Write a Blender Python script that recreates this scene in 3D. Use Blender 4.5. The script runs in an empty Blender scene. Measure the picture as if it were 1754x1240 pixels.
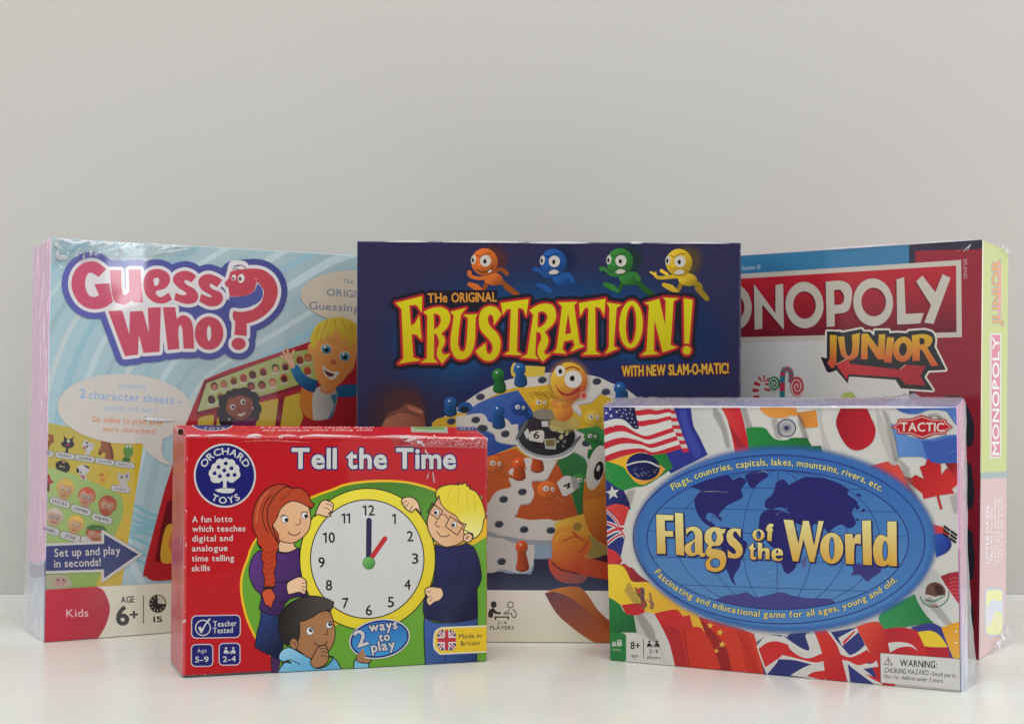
import bpy, bmesh, math, random
import numpy as np
from mathutils import Vector, geometry

scene = bpy.context.scene
random.seed(4)

# ------------------------------------------------------------------ camera
F, EYE, HORIZON = 2000.0, 0.1617, 684.0          # focal length and horizon in photo pixels, eye height in metres
PITCH = math.atan((HORIZON - 620.0) / F)
cam_data = bpy.data.cameras.new('camera')
cam = bpy.data.objects.new('camera', cam_data)
scene.collection.objects.link(cam)
cam.location = (0, 0, EYE)
cam.rotation_euler = (math.pi / 2 + PITCH, 0, 0)
cam_data.sensor_width = 36.0
cam_data.lens = 36.0 * F / 1754.0
cam_data.clip_start, cam_data.clip_end = 0.02, 50.0
cam_data.dof.use_dof = True
cam_data.dof.focus_distance = 0.69
cam_data.dof.aperture_fstop = 18.0
scene.camera = cam

# ------------------------------------------------------------------ light
world = bpy.data.worlds.new('World')
scene.world = world
world.use_nodes = True
bg = world.node_tree.nodes['Background']
bg.inputs['Color'].default_value = (0.98, 0.97, 0.95, 1)
bg.inputs['Strength'].default_value = 0.20

def area(name, loc, aim, size, power, color):
    d = bpy.data.lights.new(name, 'AREA')
    d.shape = 'RECTANGLE'
    d.size, d.size_y = size
    d.energy, d.color = power, color
    o = bpy.data.objects.new(name, d)
    scene.collection.objects.link(o)
    o.location = loc
    o.rotation_euler = (Vector(aim) - Vector(loc)).to_track_quat('-Z', 'Y').to_euler()
    return o

area('window_light', (-1.9, 0.62, 0.62), (-0.2, 0.8, 0.12), (0.9, 1.1), 10.5, (0.86, 0.91, 1.0))
area('window_light', (1.9, 0.55, 0.62), (0.2, 0.7, 0.12), (0.9, 1.1), 15.5, (0.84, 0.90, 1.0))
area('overhead_fill_light', (0.0, -0.35, 1.75), (0.0, 0.75, 0.05), (2.2, 1.0), 22.5, (1.0, 0.985, 0.955))  # unseen soft fill, added overhead to light the box fronts
area('overhead_fill_light', (0.0, 0.56, 1.9), (0.0, 0.64, 0.0), (1.5, 0.05), 3.2, (1.0, 0.985, 0.97))  # unseen narrow strip, added for glints on edges and film

vs = scene.view_settings
vs.view_transform, vs.look = 'Standard', 'None'
vs.exposure, vs.gamma, vs.use_curve_mapping = 0.14, 1.0, False

# ------------------------------------------------------------------ photo pixel -> place
FW = Vector((0, math.cos(PITCH), math.sin(PITCH)))
UP = Vector((0, -math.sin(PITCH), math.cos(PITCH)))
EYEP = Vector((0, 0, EYE))

def ray(p):
    return Vector((1, 0, 0)) * ((p[0] - 877) / F) + UP * ((620 - p[1]) / F) + FW

def on_table(p):
    d = ray(p)
    return EYEP - d * (EYE / d.z)

class Plane:
    """A printed face of a carton: point, outward normal; counts the ink layers laid on it."""
    def __init__(self, o, n, clip=None):
        self.o, self.n, self.layer, self.clip = Vector(o), Vector(n).normalized(), 1, clip
    def hit(self, p):
        d = ray(p)
        return EYEP + d * ((self.o - EYEP).dot(self.n) / d.dot(self.n))

def pixel(P):
    v = Vector(P) - EYEP
    z = v.dot(FW)
    return (877 + F * v.x / z, 620 - F * v.dot(UP) / z)

# ------------------------------------------------------------------ colours
def lin(c):
    return [(v / 255 / 12.92) if v <= 10.3 else ((v / 255 + 0.055) / 1.055) ** 2.4 for v in c]
GAIN = [1.0]
def ink(c):
    return [min(0.86, v * GAIN[0]) for v in lin(c)]

# ------------------------------------------------------------------ 2-D outlines in photo pixels
class Z:
    """Reads outline points measured on an enlarged view: origin and scale of that view."""
    def __init__(self, x, y, k):
        self.x, self.y, self.k = x, y, k
    def __call__(self, s):
        out = []
        for t in s.split():
            c = t.endswith('c')
            a, b = t.rstrip('c').split(',')
            out.append((float(a) / self.k + self.x, float(b) / self.k + self.y, c))
        return out
    def p(self, x, y):
        return (x / self.k + self.x, y / self.k + self.y)
PX = Z(0, 0, 1)

def smooth(pts, closed=True, n=4):
    """Catmull-Rom through the points; points flagged 'c' stay corners."""
    m = len(pts)
    out = []
    for i in range(m if closed else m - 1):
        p1, p2 = pts[i], pts[(i + 1) % m]
        c1, c2 = p1[2] if len(p1) > 2 else True, p2[2] if len(p2) > 2 else True
        if not closed:
            c1, c2 = c1 or i == 0, c2 or i == m - 2
        if c1 and c2:
            out.append(p1[:2])
            continue
        p0 = p1 if c1 else pts[(i - 1) % m]
        p3 = p2 if c2 else pts[(i + 2) % m]
        for k in range(n):
            t = k / n
            r = []
            for a in (0, 1):
                q0, q1, q2, q3 = p0[a], p1[a], p2[a], p3[a]
                r.append(0.5 * (2 * q1 + (q2 - q0) * t + (2 * q0 - 5 * q1 + 4 * q2 - q3) * t * t + (3 * q1 - q0 - 3 * q2 + q3) * t ** 3))
            out.append(tuple(r))
    if not closed:
        out.append(pts[-1][:2])
    return out

def oval(c, rx, ry=None, rot=0, n=36, a0=0, a1=360):
    ry = rx if ry is None else ry
    r = math.radians(rot)
    cr, sr = math.cos(r), math.sin(r)
    out = []
    full = abs(a1 - a0) >= 360
    for i in range(n if full else n + 1):
        t = math.radians(a0 + (a1 - a0) * i / n)
        x, y = rx * math.cos(t), ry * math.sin(t)
        out.append((c[0] + x * cr - y * sr, c[1] + x * sr + y * cr))
    return out

def roundrect(x0, y0, x1, y1, r, skew=0.0, n=5):
    """Rounded rectangle; skew = rise of the right side against the left."""
    out = []
    for cx, cy, a in ((x1 - r, y0 + r, -90), (x1 - r, y1 - r, 0), (x0 + r, y1 - r, 90), (x0 + r, y0 + r, 180)):
        for i in range(n + 1):
            t = math.radians(a + 90 * i / n)
            out.append((cx + r * math.cos(t), cy + r * math.sin(t)))
    return [(x, y + skew * (x - x0) / (x1 - x0)) for x, y in out]

def star(c, r, rot=0, k=0.4, n=5):
    return [(c[0] + (r if i % 2 == 0 else r * k) * math.sin(math.radians(rot + i * 180 / n)),
             c[1] - (r if i % 2 == 0 else r * k) * math.cos(math.radians(rot + i * 180 / n))) for i in range(2 * n)]

def ccw(L):
    a = sum(L[i - 1][0] * L[i][1] - L[i][0] * L[i - 1][1] for i in range(len(L)))
    return L if a >= 0 else L[::-1]

def winding(px, py, L):
    L = np.asarray(L)
    x0, y0 = L[:, 0][None], L[:, 1][None]
    x1, y1 = np.roll(L[:, 0], -1)[None], np.roll(L[:, 1], -1)[None]
    PX_, PY_ = px[:, None], py[:, None]
    side = (x1 - x0) * (PY_ - y0) - (PX_ - x0) * (y1 - y0)
    up = (y0 <= PY_) & (y1 > PY_) & (side > 0)
    dn = (y0 > PY_) & (y1 <= PY_) & (side < 0)
    return up.sum(1) - dn.sum(1)

def fill_tris(loops, rule='eo', clip=None, extra=None):
    verts, edges, faces = [], [], []
    if rule == 'nz' and clip:      # leave out pen pieces wholly off the face
        bx = [p[0] for p in clip]; by = [p[1] for p in clip]
        loops = [L for L in loops if max(p[0] for p in L) > min(bx) and min(p[0] for p in L) < max(bx) and max(p[1] for p in L) > min(by) and min(p[1] for p in L) < max(by)]
        if not loops:
            return [], []
    for L in loops + ([clip] if clip else []):
        b = len(verts)
        verts += [Vector(p[:2]) for p in L]
        if rule == 'nz' and L is not clip:
            faces.append(list(range(b, b + len(L))))
        else:
            edges += [(b + i, b + (i + 1) % len(L)) for i in range(len(L))]
    if extra:
        verts += [Vector(p) for p in extra]
    v, _, f, _, _, of = geometry.delaunay_2d_cdt(verts, edges, faces, 0, 1e-4)
    if not f:
        return [], []
    V = np.array([p[:] for p in v])
    T = np.array([t[:3] for t in f])
    c = V[T].mean(1)
    if rule == 'eo':
        w = np.sum([np.abs(winding(c[:, 0], c[:, 1], [p[:2] for p in L])) for L in loops], axis=0)
        ok = (w % 2) == 1
    else:
        ok = np.array([len(q) > 0 for q in of])
    if clip:
        ok &= winding(c[:, 0], c[:, 1], clip) != 0
    a = V[T]
    area2 = np.abs((a[:, 1, 0] - a[:, 0, 0]) * (a[:, 2, 1] - a[:, 0, 1]) - (a[:, 2, 0] - a[:, 0, 0]) * (a[:, 1, 1] - a[:, 0, 1]))
    ok &= area2 > 1e-7
    return [tuple(p) for p in V], [tuple(t) for t in T[ok]]

def stroke_loops(pts, w, closed=False):
    """Outline of a pen line of width w (a number, or one number per point) as overlapping quads and discs."""
    pts = [p[:2] for p in pts]
    m = len(pts)
    ws = [w / 2] * m if not hasattr(w, '__len__') else [v / 2 for v in w]
    loops = []
    for i in range(m if closed else m - 1):
        a, b = pts[i], pts[(i + 1) % m]
        ra, rb = ws[i], ws[(i + 1) % m]
        d = math.hypot(b[0] - a[0], b[1] - a[1])
        if d < 1e-6:
            continue
        nx, ny = -(b[1] - a[1]) / d, (b[0] - a[0]) / d
        loops.append(ccw([(a[0] + nx * ra, a[1] + ny * ra), (a[0] - nx * ra, a[1] - ny * ra),
                          (b[0] - nx * rb, b[1] - ny * rb), (b[0] + nx * rb, b[1] + ny * rb)]))
    for i in range(m):
        if ws[i] < 0.25:
            continue
        n = 6 if ws[i] < 1.2 else (8 if ws[i] < 3 else 12)
        if closed or 0 < i < m - 1:
            a, b, c = pts[i - 1], pts[i], pts[(i + 1) % m]
            u, v = (b[0] - a[0], b[1] - a[1]), (c[0] - b[0], c[1] - b[1])
            ang = abs(math.atan2(u[0] * v[1] - u[1] * v[0], u[0] * v[0] + u[1] * v[1]))
            if ang * ws[i] < 0.25:
                continue
        loops.append(ccw(oval(pts[i], ws[i], n=n, rot=i * 7.3)))
    return loops

# ------------------------------------------------------------------ lettering from Blender's own built-in font
_txt = {}
def glyphs(ch, bold=0.0):
    """One character: (verts, tris, outline loops, advance) with the cap height scaled to 1."""
    key = (ch, bold)
    if key not in _txt:
        if ch == ' ':
            _txt[key] = ([], [], [], 0.46)
            return _txt[key]
        cu = bpy.data.curves.new('t', 'FONT')
        cu.body, cu.resolution_u, cu.offset = ch, 3, bold
        o = bpy.data.objects.new('t', cu)
        scene.collection.objects.link(o)
        bpy.context.view_layer.update()
        dg = bpy.context.evaluated_depsgraph_get()
        me = o.evaluated_get(dg).to_mesh()
        vs_ = [(v.co.x, v.co.y) for v in me.vertices]
        tris = [tuple(p.vertices) for p in me.polygons]
        cnt = {}
        for p in me.polygons:
            for e in p.edge_keys:
                cnt[e] = cnt.get(e, 0) + 1
        nxt = {}
        for p in me.polygons:
            q = list(p.vertices)
            for i in range(len(q)):
                e = (q[i], q[(i + 1) % len(q)])
                if cnt[tuple(sorted(e))] == 1:
                    nxt[e[0]] = e[1]
        loops, seen = [], set()
        for s in nxt:
            if s in seen:
                continue
            L, k = [], s
            while k not in seen and k in nxt:
                seen.add(k); L.append(k); k = nxt[k]
            loops.append(L)
        o.evaluated_get(dg).to_mesh_clear()
        bpy.data.objects.remove(o); bpy.data.curves.remove(cu)
        _txt[key] = (vs_, tris, loops, max((x for x, y in vs_), default=0) + 0.075)
    return _txt[key]
CAP = None
def cap_height():
    global CAP
    if CAP is None:
        CAP = max(y for x, y in glyphs('H')[0])
    return CAP

def layout(text, bold=0.0, track=0.0):
    """Characters placed along a line: list of (verts, tris, loops), total width; cap height 1."""
    k = 1 / cap_height()
    x, out = 0.0, []
    for ch in text:
        v, t, l, adv = glyphs(ch, bold)
        if not v:
            x += adv + track
            continue
        x0 = min(a for a, b in v)
        out.append(([((a - x0) * k + x, b * k) for a, b in v], t, l))
        x += (max(a for a, b in v) - x0) * k + 0.17 + track
    return out, x - 0.17 - track

# ------------------------------------------------------------------ printed artwork
class Art:
    """One printed part: flat ink shapes, each on its own thin layer of a carton's face."""
    def __init__(self, face, clip=True):
        self.face, self.v, self.f, self.c = face, [], [], []
        self.clip = face.clip if clip else None
    def _put(self, verts, tris, colour):
        fc = self.face
        h = fc.layer * 1.6e-6
        fc.layer += 1
        b = len(self.v)
        for p in verts:
            self.v.append(fc.hit(p) + fc.n * h)
            c = colour(p) if callable(colour) else colour
            self.c.append((*c, 1.0) if len(c) == 3 else c)
        for t in tris:
            q = [self.v[b + i] for i in t]
            n = (q[1] - q[0]).cross(q[2] - q[0])
            self.f.append(tuple(b + i for i in (t if n.dot(fc.n) > 0 else t[::-1])))
    def shape(self, *loops, col=(0, 0, 0), rule='eo', extra=None, raw=None):
        loops = [[p[:2] for p in L] for L in loops]
        v, t = fill_tris(loops, rule, self.clip, extra)
        if t:
            self._put(v, t, raw if raw else (col if callable(col) else tuple(ink(col))))
        return self
    def sm(self, pts, col, holes=(), n=4):
        return self.shape(smooth(pts, True, n), *[smooth(h, True, n) for h in holes], col=col)
    def line(self, pts, w, col, closed=False, curved=True, n=4):
        q = smooth(pts, closed, n) if curved else pts
        return self.shape(*stroke_loops(q, w, closed), col=col, rule='nz')
    def edge(self, loops, w, col):
        """Pen line of width w round closed outlines."""
        L = []
        for q in loops:
            L += stroke_loops(q, w, True)
        return self.shape(*L, *[ccw(q) for q in loops[:0]], col=col, rule='nz')
    def oval(self, c, rx, ry=None, col=(0, 0, 0), rot=0, n=32):
        return self.shape(oval(c, rx, ry, rot, n), col=col)
    def ring(self, c, rx, ry, w, col, rot=0, n=40):
        return self.shape(oval(c, rx + w / 2, ry + w / 2, rot, n), oval(c, rx - w / 2, ry - w / 2, rot, n), col=col)
    def inked(self, pts, col, w=1.6, outline=(30, 22, 28), n=4):
        """A cartoon shape: fill with a dark pen outline."""
        q = smooth(pts, True, n)
        self.shape(q, col=col)
        return self.edge([q], w, outline)
    def soft(self, pts, col, r, a=1.0):
        """Shape whose ink fades out over r pixels beyond its outline."""
        pts = ccw([p[:2] for p in pts])
        m = len(pts)
        c = tuple(ink(col))
        outer = []
        for i in range(m):
            p0, p1, p2 = pts[i - 1], pts[i], pts[(i + 1) % m]
            tx, ty = p2[0] - p0[0], p2[1] - p0[1]
            d = math.hypot(tx, ty) or 1
            outer.append((p1[0] + ty / d * r, p1[1] - tx / d * r))
        v, t = fill_tris([pts], 'eo', self.clip)
        if t:
            self._put(v, t, (*c, a))
        fc = self.face
        h, b = fc.layer * 1.6e-6, len(self.v)
        fc.layer += 1
        steps = 4
        for k in range(steps + 1):
            s = k / steps
            for i in range(m):
                p = (pts[i][0] + (outer[i][0] - pts[i][0]) * s, pts[i][1] + (outer[i][1] - pts[i][1]) * s)
                self.v.append(fc.hit(p) + fc.n * h)
                self.c.append((*c, a * (1 - s * s * (3 - 2 * s))))
        for k in range(steps):
            for i in range(m):
                j = (i + 1) % m
                q = (b + k * m + i, b + k * m + j, b + (k + 1) * m + j, b + (k + 1) * m + i)
                if self.clip:
                    cx = sum(0.25 * pixel(self.v[x])[0] for x in q); cy = sum(0.25 * pixel(self.v[x])[1] for x in q)
                    if winding(np.array([cx]), np.array([cy]), self.clip)[0] == 0:
                        continue
                n_ = (self.v[q[1]] - self.v[q[0]]).cross(self.v[q[2]] - self.v[q[0]])
                self.f.append(q if n_.dot(fc.n) > 0 else q[::-1])
        return self
    def text(self, s, p0, p1, h, col, bold=0.0, fit=True, track=0.0, outline=(), up=None, slant=0.0):
        """Lettering on the line p0 -> p1 (baseline), cap height h pixels, squeezed to fill it."""
        items, W = layout(s, 0, track)
        if bold and not callable(col):
            outline = tuple(outline) + ((bold * 1.7 * h, col),)
        dx, dy = p1[0] - p0[0], p1[1] - p0[1]
        D = math.hypot(dx, dy)
        sx = D / W if fit else h
        ux, uy = dx / D, dy / D
        vx, vy = up if up else (uy, -ux)
        def m(p):
            x = p[0] * sx + slant * p[1] * h
            return (p0[0] + ux * x + vx * p[1] * h, p0[1] + uy * x + vy * p[1] * h)
        return self._letters(items, m, col, outline)
    def arc_text(self, s, path, h, col, bold=0.0, track=0.0, outline=(), flip=False):
        """Lettering along a curve, stretched over its whole length."""
        items, W = layout(s, 0, track)
        if bold:
            outline = tuple(outline) + ((bold * 1.7 * h, col),)
        P = np.array([p[:2] for p in path])
        seg = np.hypot(*(P[1:] - P[:-1]).T)
        S = np.concatenate([[0], np.cumsum(seg)])
        k = S[-1] / W
        def m(p):
            x = min(max(p[0] * k, 0), S[-1])
            i = min(int(np.searchsorted(S, x, 'right')) - 1, len(seg) - 1)
            t = (x - S[i]) / seg[i]
            q = P[i] + (P[i + 1] - P[i]) * t
            j0, j1 = max(i - 1, 0), min(i + 2, len(P) - 1)
            d = (P[j1] - P[j0]) / np.hypot(*(P[j1] - P[j0]))
            return (q[0] + d[1] * p[1] * h, q[1] - d[0] * p[1] * h)
        return self._letters(items, m, col, outline)
    def _letters(self, items, m, col, outline=()):
        mapped = [([m(p) for p in v], t, l) for v, t, l in items]
        for w, c in outline:
            L = []
            for v, t, l in mapped:
                for q in l:
                    if len(q) > 2:
                        L += stroke_loops([v[i] for i in q], w, True)
            self.shape(*L, col=c, rule='nz')
        V, T = [], []
        for v, t, l in mapped:
            b = len(V)
            V += v
            for q in t:
                for i in range(1, len(q) - 1):
                    T.append((b + q[0], b + q[i], b + q[i + 1]))
        self._put(V, T, col if callable(col) else tuple(ink(col)))
        return self
    def build(self, name, parent, material, label=None):
        me = bpy.data.meshes.new(name)
        base = ROOT_OF(parent).location
        me.from_pydata([v - base for v in self.v], [], self.f)
        at = me.color_attributes.new('Ink', 'FLOAT_COLOR', 'POINT')
        at.data.foreach_set('color', [x for c in self.c for x in c])
        me.materials.append(material)
        o = bpy.data.objects.new(name, me)
        scene.collection.objects.link(o)
        o.parent = parent
        if label:
            o['label'] = label
        return o

def ROOT_OF(o):
    while o.parent:
        o = o.parent
    return o

def vgrad(y0, y1, c0, c1):
    """Printed two-colour blend between two heights of the picture."""
    a, b = ink(c0), ink(c1)
    def f(p):
        t = min(max((p[1] - y0) / (y1 - y0), 0), 1)
        return tuple(a[i] + (b[i] - a[i]) * t for i in range(3))
    return f
def grad(p0, p1, c0, c1):
    a, b = ink(c0), ink(c1)
    dx, dy = p1[0] - p0[0], p1[1] - p0[1]
    d2 = dx * dx + dy * dy
    def f(p):
        t = min(max(((p[0] - p0[0]) * dx + (p[1] - p0[1]) * dy) / d2, 0), 1)
        return tuple(a[i] + (b[i] - a[i]) * t for i in range(3))
    return f
def rgrad(c, rx, ry, c0, c1):
    a, b = ink(c0), ink(c1)
    def f(p):
        t = min(math.hypot((p[0] - c[0]) / rx, (p[1] - c[1]) / ry), 1)
        return tuple(a[i] + (b[i] - a[i]) * t for i in range(3))
    return f
def dots(x0, y0, x1, y1, step):
    return [(x0 + (i + 0.5) * step, y0 + (j + 0.5) * step) for i in range(int((x1 - x0) / step)) for j in range(int((y1 - y0) / step))]

def resample(pts, n):
    P = np.array(smooth(pts, False, 6))
    s = np.concatenate([[0], np.cumsum(np.hypot(*(P[1:] - P[:-1]).T))])
    t = np.linspace(0, s[-1], n)
    return np.stack([np.interp(t, s, P[:, 0]), np.interp(t, s, P[:, 1])], 1)
def bands(art, A, B, cols, n=20):
    """Stripes of a waving flag between the curves A and B."""
    a, b = resample(A, n), resample(B, n)
    k = len(cols)
    for i, c in enumerate(cols):
        top = a + (b - a) * (i / k)
        bot = a + (b - a) * ((i + 1) / k)
        art.shape([tuple(p) for p in top] + [tuple(p) for p in bot[::-1]], col=c)

# ------------------------------------------------------------------ materials
def nodes_of(m):
    m.use_nodes = True
    return m.node_tree.nodes, m.node_tree.links, m.node_tree.nodes['Principled BSDF']

def card(name, rough=0.45, coat=0.35, coat_rough=0.05, wave=0.02, wave_scale=9.0, fine=0.0, fine_scale=60.0, stretch=(1, 1, 1), spec=0.12):
    """Printed card under clear film: ink colour from the mesh, gloss film with slight waves."""
    m = bpy.data.materials.new(name)
    N, L, P = nodes_of(m)
    at = N.new('ShaderNodeAttribute'); at.attribute_name = 'Ink'
    L.new(at.outputs['Color'], P.inputs['Base Color'])
    P.inputs['Roughness'].default_value = rough
    P.inputs['Specular IOR Level'].default_value = spec
    P.inputs['Coat Weight'].default_value = coat
    P.inputs['Coat Roughness'].default_value = coat_rough
    L.new(at.outputs['Alpha'], P.inputs['Alpha'])
    tc = N.new('ShaderNodeTexCoord')
    mp = N.new('ShaderNodeMapping'); mp.inputs['Scale'].default_value = stretch
    L.new(tc.outputs['Object'], mp.inputs['Vector'])
    n1 = N.new('ShaderNodeTexNoise'); n1.inputs['Scale'].default_value = wave_scale; n1.inputs['Detail'].default_value = 2
    L.new(mp.outputs['Vector'], n1.inputs['Vector'])
    b1 = N.new('ShaderNodeBump'); b1.inputs['Strength'].default_value = 1.0; b1.inputs['Distance'].default_value = wave
    L.new(n1.outputs['Fac'], b1.inputs['Height'])
    last = b1
    if fine:
        n2 = N.new('ShaderNodeTexNoise'); n2.inputs['Scale'].default_value = fine_scale; n2.inputs['Detail'].default_value = 5
        n2.inputs['Distortion'].default_value = 0.6
        L.new(mp.outputs['Vector'], n2.inputs['Vector'])
        b2 = N.new('ShaderNodeBump'); b2.inputs['Strength'].default_value = 1.0; b2.inputs['Distance'].default_value = fine
        L.new(n2.outputs['Fac'], b2.inputs['Height'])
        L.new(b1.outputs['Normal'], b2.inputs['Normal'])
        last = b2
    L.new(last.outputs['Normal'], P.inputs['Coat Normal'])
    return m

def plain(name, col, rough=0.5, bump=0.0, scale=40.0, vary=0.03, spec=0.5, smudge=0.0, smudge_scale=6.0, tone=0.0):
    m = bpy.data.materials.new(name)
    N, L, P = nodes_of(m)
    tc = N.new('ShaderNodeTexCoord')
    n = N.new('ShaderNodeTexNoise'); n.inputs['Scale'].default_value = scale; n.inputs['Detail'].default_value = 6
    L.new(tc.outputs['Object'], n.inputs['Vector'])
    r = N.new('ShaderNodeMapRange')
    r.inputs['To Min'].default_value, r.inputs['To Max'].default_value = 1 - vary, 1 + vary
    L.new(n.outputs['Fac'], r.inputs['Value'])
    mx = N.new('ShaderNodeVectorMath'); mx.operation = 'SCALE'
    mx.inputs[0].default_value = col
    L.new(r.outputs['Result'], mx.inputs['Scale'])
    L.new(mx.outputs['Vector'], P.inputs['Base Color'])
    P.inputs['Roughness'].default_value = rough
    P.inputs['Specular IOR Level'].default_value = spec
    # broad smudges: slow change of gloss and tone
    n3 = N.new('ShaderNodeTexNoise'); n3.inputs['Scale'].default_value = smudge_scale; n3.inputs['Detail'].default_value = 3
    L.new(tc.outputs['Object'], n3.inputs['Vector'])
    r3 = N.new('ShaderNodeMapRange'); r3.inputs['From Min'].default_value, r3.inputs['From Max'].default_value = 0.3, 0.7
    r3.inputs['To Min'].default_value, r3.inputs['To Max'].default_value = rough * (1 - smudge), rough * (1 + smudge)
    L.new(n3.outputs['Fac'], r3.inputs['Value']); L.new(r3.outputs['Result'], P.inputs['Roughness'])
    r4 = N.new('ShaderNodeMapRange'); r4.inputs['To Min'].default_value, r4.inputs['To Max'].default_value = 1 - tone, 1 + tone
    L.new(n3.outputs['Fac'], r4.inputs['Value'])
    m4 = N.new('ShaderNodeMath'); m4.operation = 'MULTIPLY'
    L.new(r.outputs['Result'], m4.inputs[0]); L.new(r4.outputs['Result'], m4.inputs[1]); L.new(m4.outputs['Value'], mx.inputs['Scale'])
    if bump:
        b = N.new('ShaderNodeBump'); b.inputs['Distance'].default_value = bump
        L.new(n.outputs['Fac'], b.inputs['Height'])
        L.new(b.outputs['Normal'], P.inputs['Normal'])
    return m

def worn(name):
    """Rubbed card edge: ink with pale flecks."""
    m = bpy.data.materials.new(name)
    N, L, P = nodes_of(m)
    at = N.new('ShaderNodeAttribute'); at.attribute_name = 'Ink'
    tc = N.new('ShaderNodeTexCoord')
    n = N.new('ShaderNodeTexNoise'); n.inputs['Scale'].default_value = 260; n.inputs['Detail'].default_value = 4
    L.new(tc.outputs['Object'], n.inputs['Vector'])
    r = N.new('ShaderNodeMapRange'); r.inputs['From Min'].default_value, r.inputs['From Max'].default_value = 0.60, 0.72
    L.new(n.outputs['Fac'], r.inputs['Value'])
    mx = N.new('ShaderNodeMix'); mx.data_type = 'RGBA'
    mx.inputs['B'].default_value = (0.72, 0.71, 0.70, 1)
    L.new(r.outputs['Result'], mx.inputs['Factor']); L.new(at.outputs['Color'], mx.inputs['A'])
    L.new(mx.outputs['Result'], P.inputs['Base Color'])
    P.inputs['Roughness'].default_value = 0.25
    P.inputs['Coat Weight'].default_value = 1.0
    P.inputs['Coat Roughness'].default_value = 0.12
    return m

def film_material(name, rough=0.12, scale=70.0, dist=0.002, face=0.10, stretch=(1, 1, 1), milky=0.0):
    """Clear crinkled shrink film: see-through, with a bright gloss that grows at glancing angles."""
    m = bpy.data.materials.new(name)
    m.use_nodes = True
    N, L = m.node_tree.nodes, m.node_tree.links
    N.remove(N['Principled BSDF'])
    out = N['Material Output']
    tr = N.new('ShaderNodeBsdfTransparent'); gl = N.new('ShaderNodeBsdfGlossy'); mix = N.new('ShaderNodeMixShader')
    gl.inputs['Roughness'].default_value = rough
    tc = N.new('ShaderNodeTexCoord'); mp = N.new('ShaderNodeMapping'); mp.inputs['Scale'].default_value = stretch
    n = N.new('ShaderNodeTexNoise'); n.inputs['Scale'].default_value = scale; n.inputs['Detail'].default_value = 4; n.inputs['Distortion'].default_value = 1.2
    b = N.new('ShaderNodeBump'); b.inputs['Distance'].default_value = dist
    lw = N.new('ShaderNodeLayerWeight'); lw.inputs['Blend'].default_value = 0.25
    mr = N.new('ShaderNodeMapRange'); mr.inputs['To Min'].default_value, mr.inputs['To Max'].default_value = face, 0.9
    L.new(tc.outputs['Object'], mp.inputs['Vector']); L.new(mp.outputs['Vector'], n.inputs['Vector']); L.new(n.outputs['Fac'], b.inputs['Height'])
    L.new(b.outputs['Normal'], gl.inputs['Normal']); L.new(b.outputs['Normal'], lw.inputs['Normal'])
    L.new(lw.outputs['Facing'], mr.inputs['Value']); L.new(mr.outputs['Result'], mix.inputs['Fac'])
    L.new(tr.outputs['BSDF'], mix.inputs[1]); 
    df = N.new('ShaderNodeBsdfDiffuse'); df.inputs['Color'].default_value = (0.86, 0.86, 0.90, 1)
    m2 = N.new('ShaderNodeMixShader'); m2.inputs['Fac'].default_value = milky
    L.new(b.outputs['Normal'], df.inputs['Normal'])
    L.new(gl.outputs['BSDF'], m2.inputs[1]); L.new(df.outputs['BSDF'], m2.inputs[2]); L.new(m2.outputs['Shader'], mix.inputs[2])
    L.new(mix.outputs['Shader'], out.inputs['Surface'])
    return m

# ------------------------------------------------------------------ setting
def mesh_obj(name, bm, mat, parent=None, kind=None):
    me = bpy.data.meshes.new(name)
    bm.to_mesh(me); bm.free()
    if mat:
        me.materials.append(mat)
    o = bpy.data.objects.new(name, me)
    scene.collection.objects.link(o)
    o.parent = parent
    if kind:
        o['kind'] = kind
    return o
def slab(x0, y0, z0, x1, y1, z1, bevel=0.0):
    bm = bmesh.new()
    bmesh.ops.create_cube(bm, size=1)
    for v in bm.verts:
        v.co = ((x0 + x1) / 2 + v.co.x * (x1 - x0), (y0 + y1) / 2 + v.co.y * (y1 - y0), (z0 + z1) / 2 + v.co.z * (z1 - z0))
    if bevel:
        bmesh.ops.bevel(bm, geom=bm.edges[:], offset=bevel, segments=2, affect='EDGES', profile=0.6)
    return bm

WALL_Y = 0.962
o = mesh_obj('table_top', slab(-1.6, 0.28, -0.03, 1.6, WALL_Y - 0.006, 0.0, 0.002), plain('white_laminate', (0.80, 0.812, 0.75), 0.24, 0.00003, 30, 0.012, smudge=0.35, smudge_scale=9, tone=0.02), kind='structure')
o['label'] = 'glossy white table top the boxes stand on'
o = mesh_obj('wall', slab(-2.4, WALL_Y, -0.6, 2.4, WALL_Y + 0.1, 2.2), plain('painted_plaster', (0.615, 0.592, 0.555), 0.85, 0.00012, 160, 0.006, 0.15, 0.0, 2.2, 0.035), kind='structure')
o['label'] = 'plain off white painted wall behind the table'
o = mesh_obj('table_edge', slab(-1.6, WALL_Y - 0.0055, -0.03, 1.6, WALL_Y - 0.0005, 0.0022, 0.001), plain('white_edging', (0.86, 0.86, 0.87), 0.3), kind='structure')
o['label'] = 'thin white strip where the table meets the wall'

# ------------------------------------------------------------------ cartons
def thing(name, loc, label, category, group):
    o = bpy.data.objects.new(name, None)
    o.empty_display_size = 0.02
    scene.collection.objects.link(o)
    o.location = loc
    o['label'], o['category'], o['group'] = label, category, group
    return o

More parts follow.
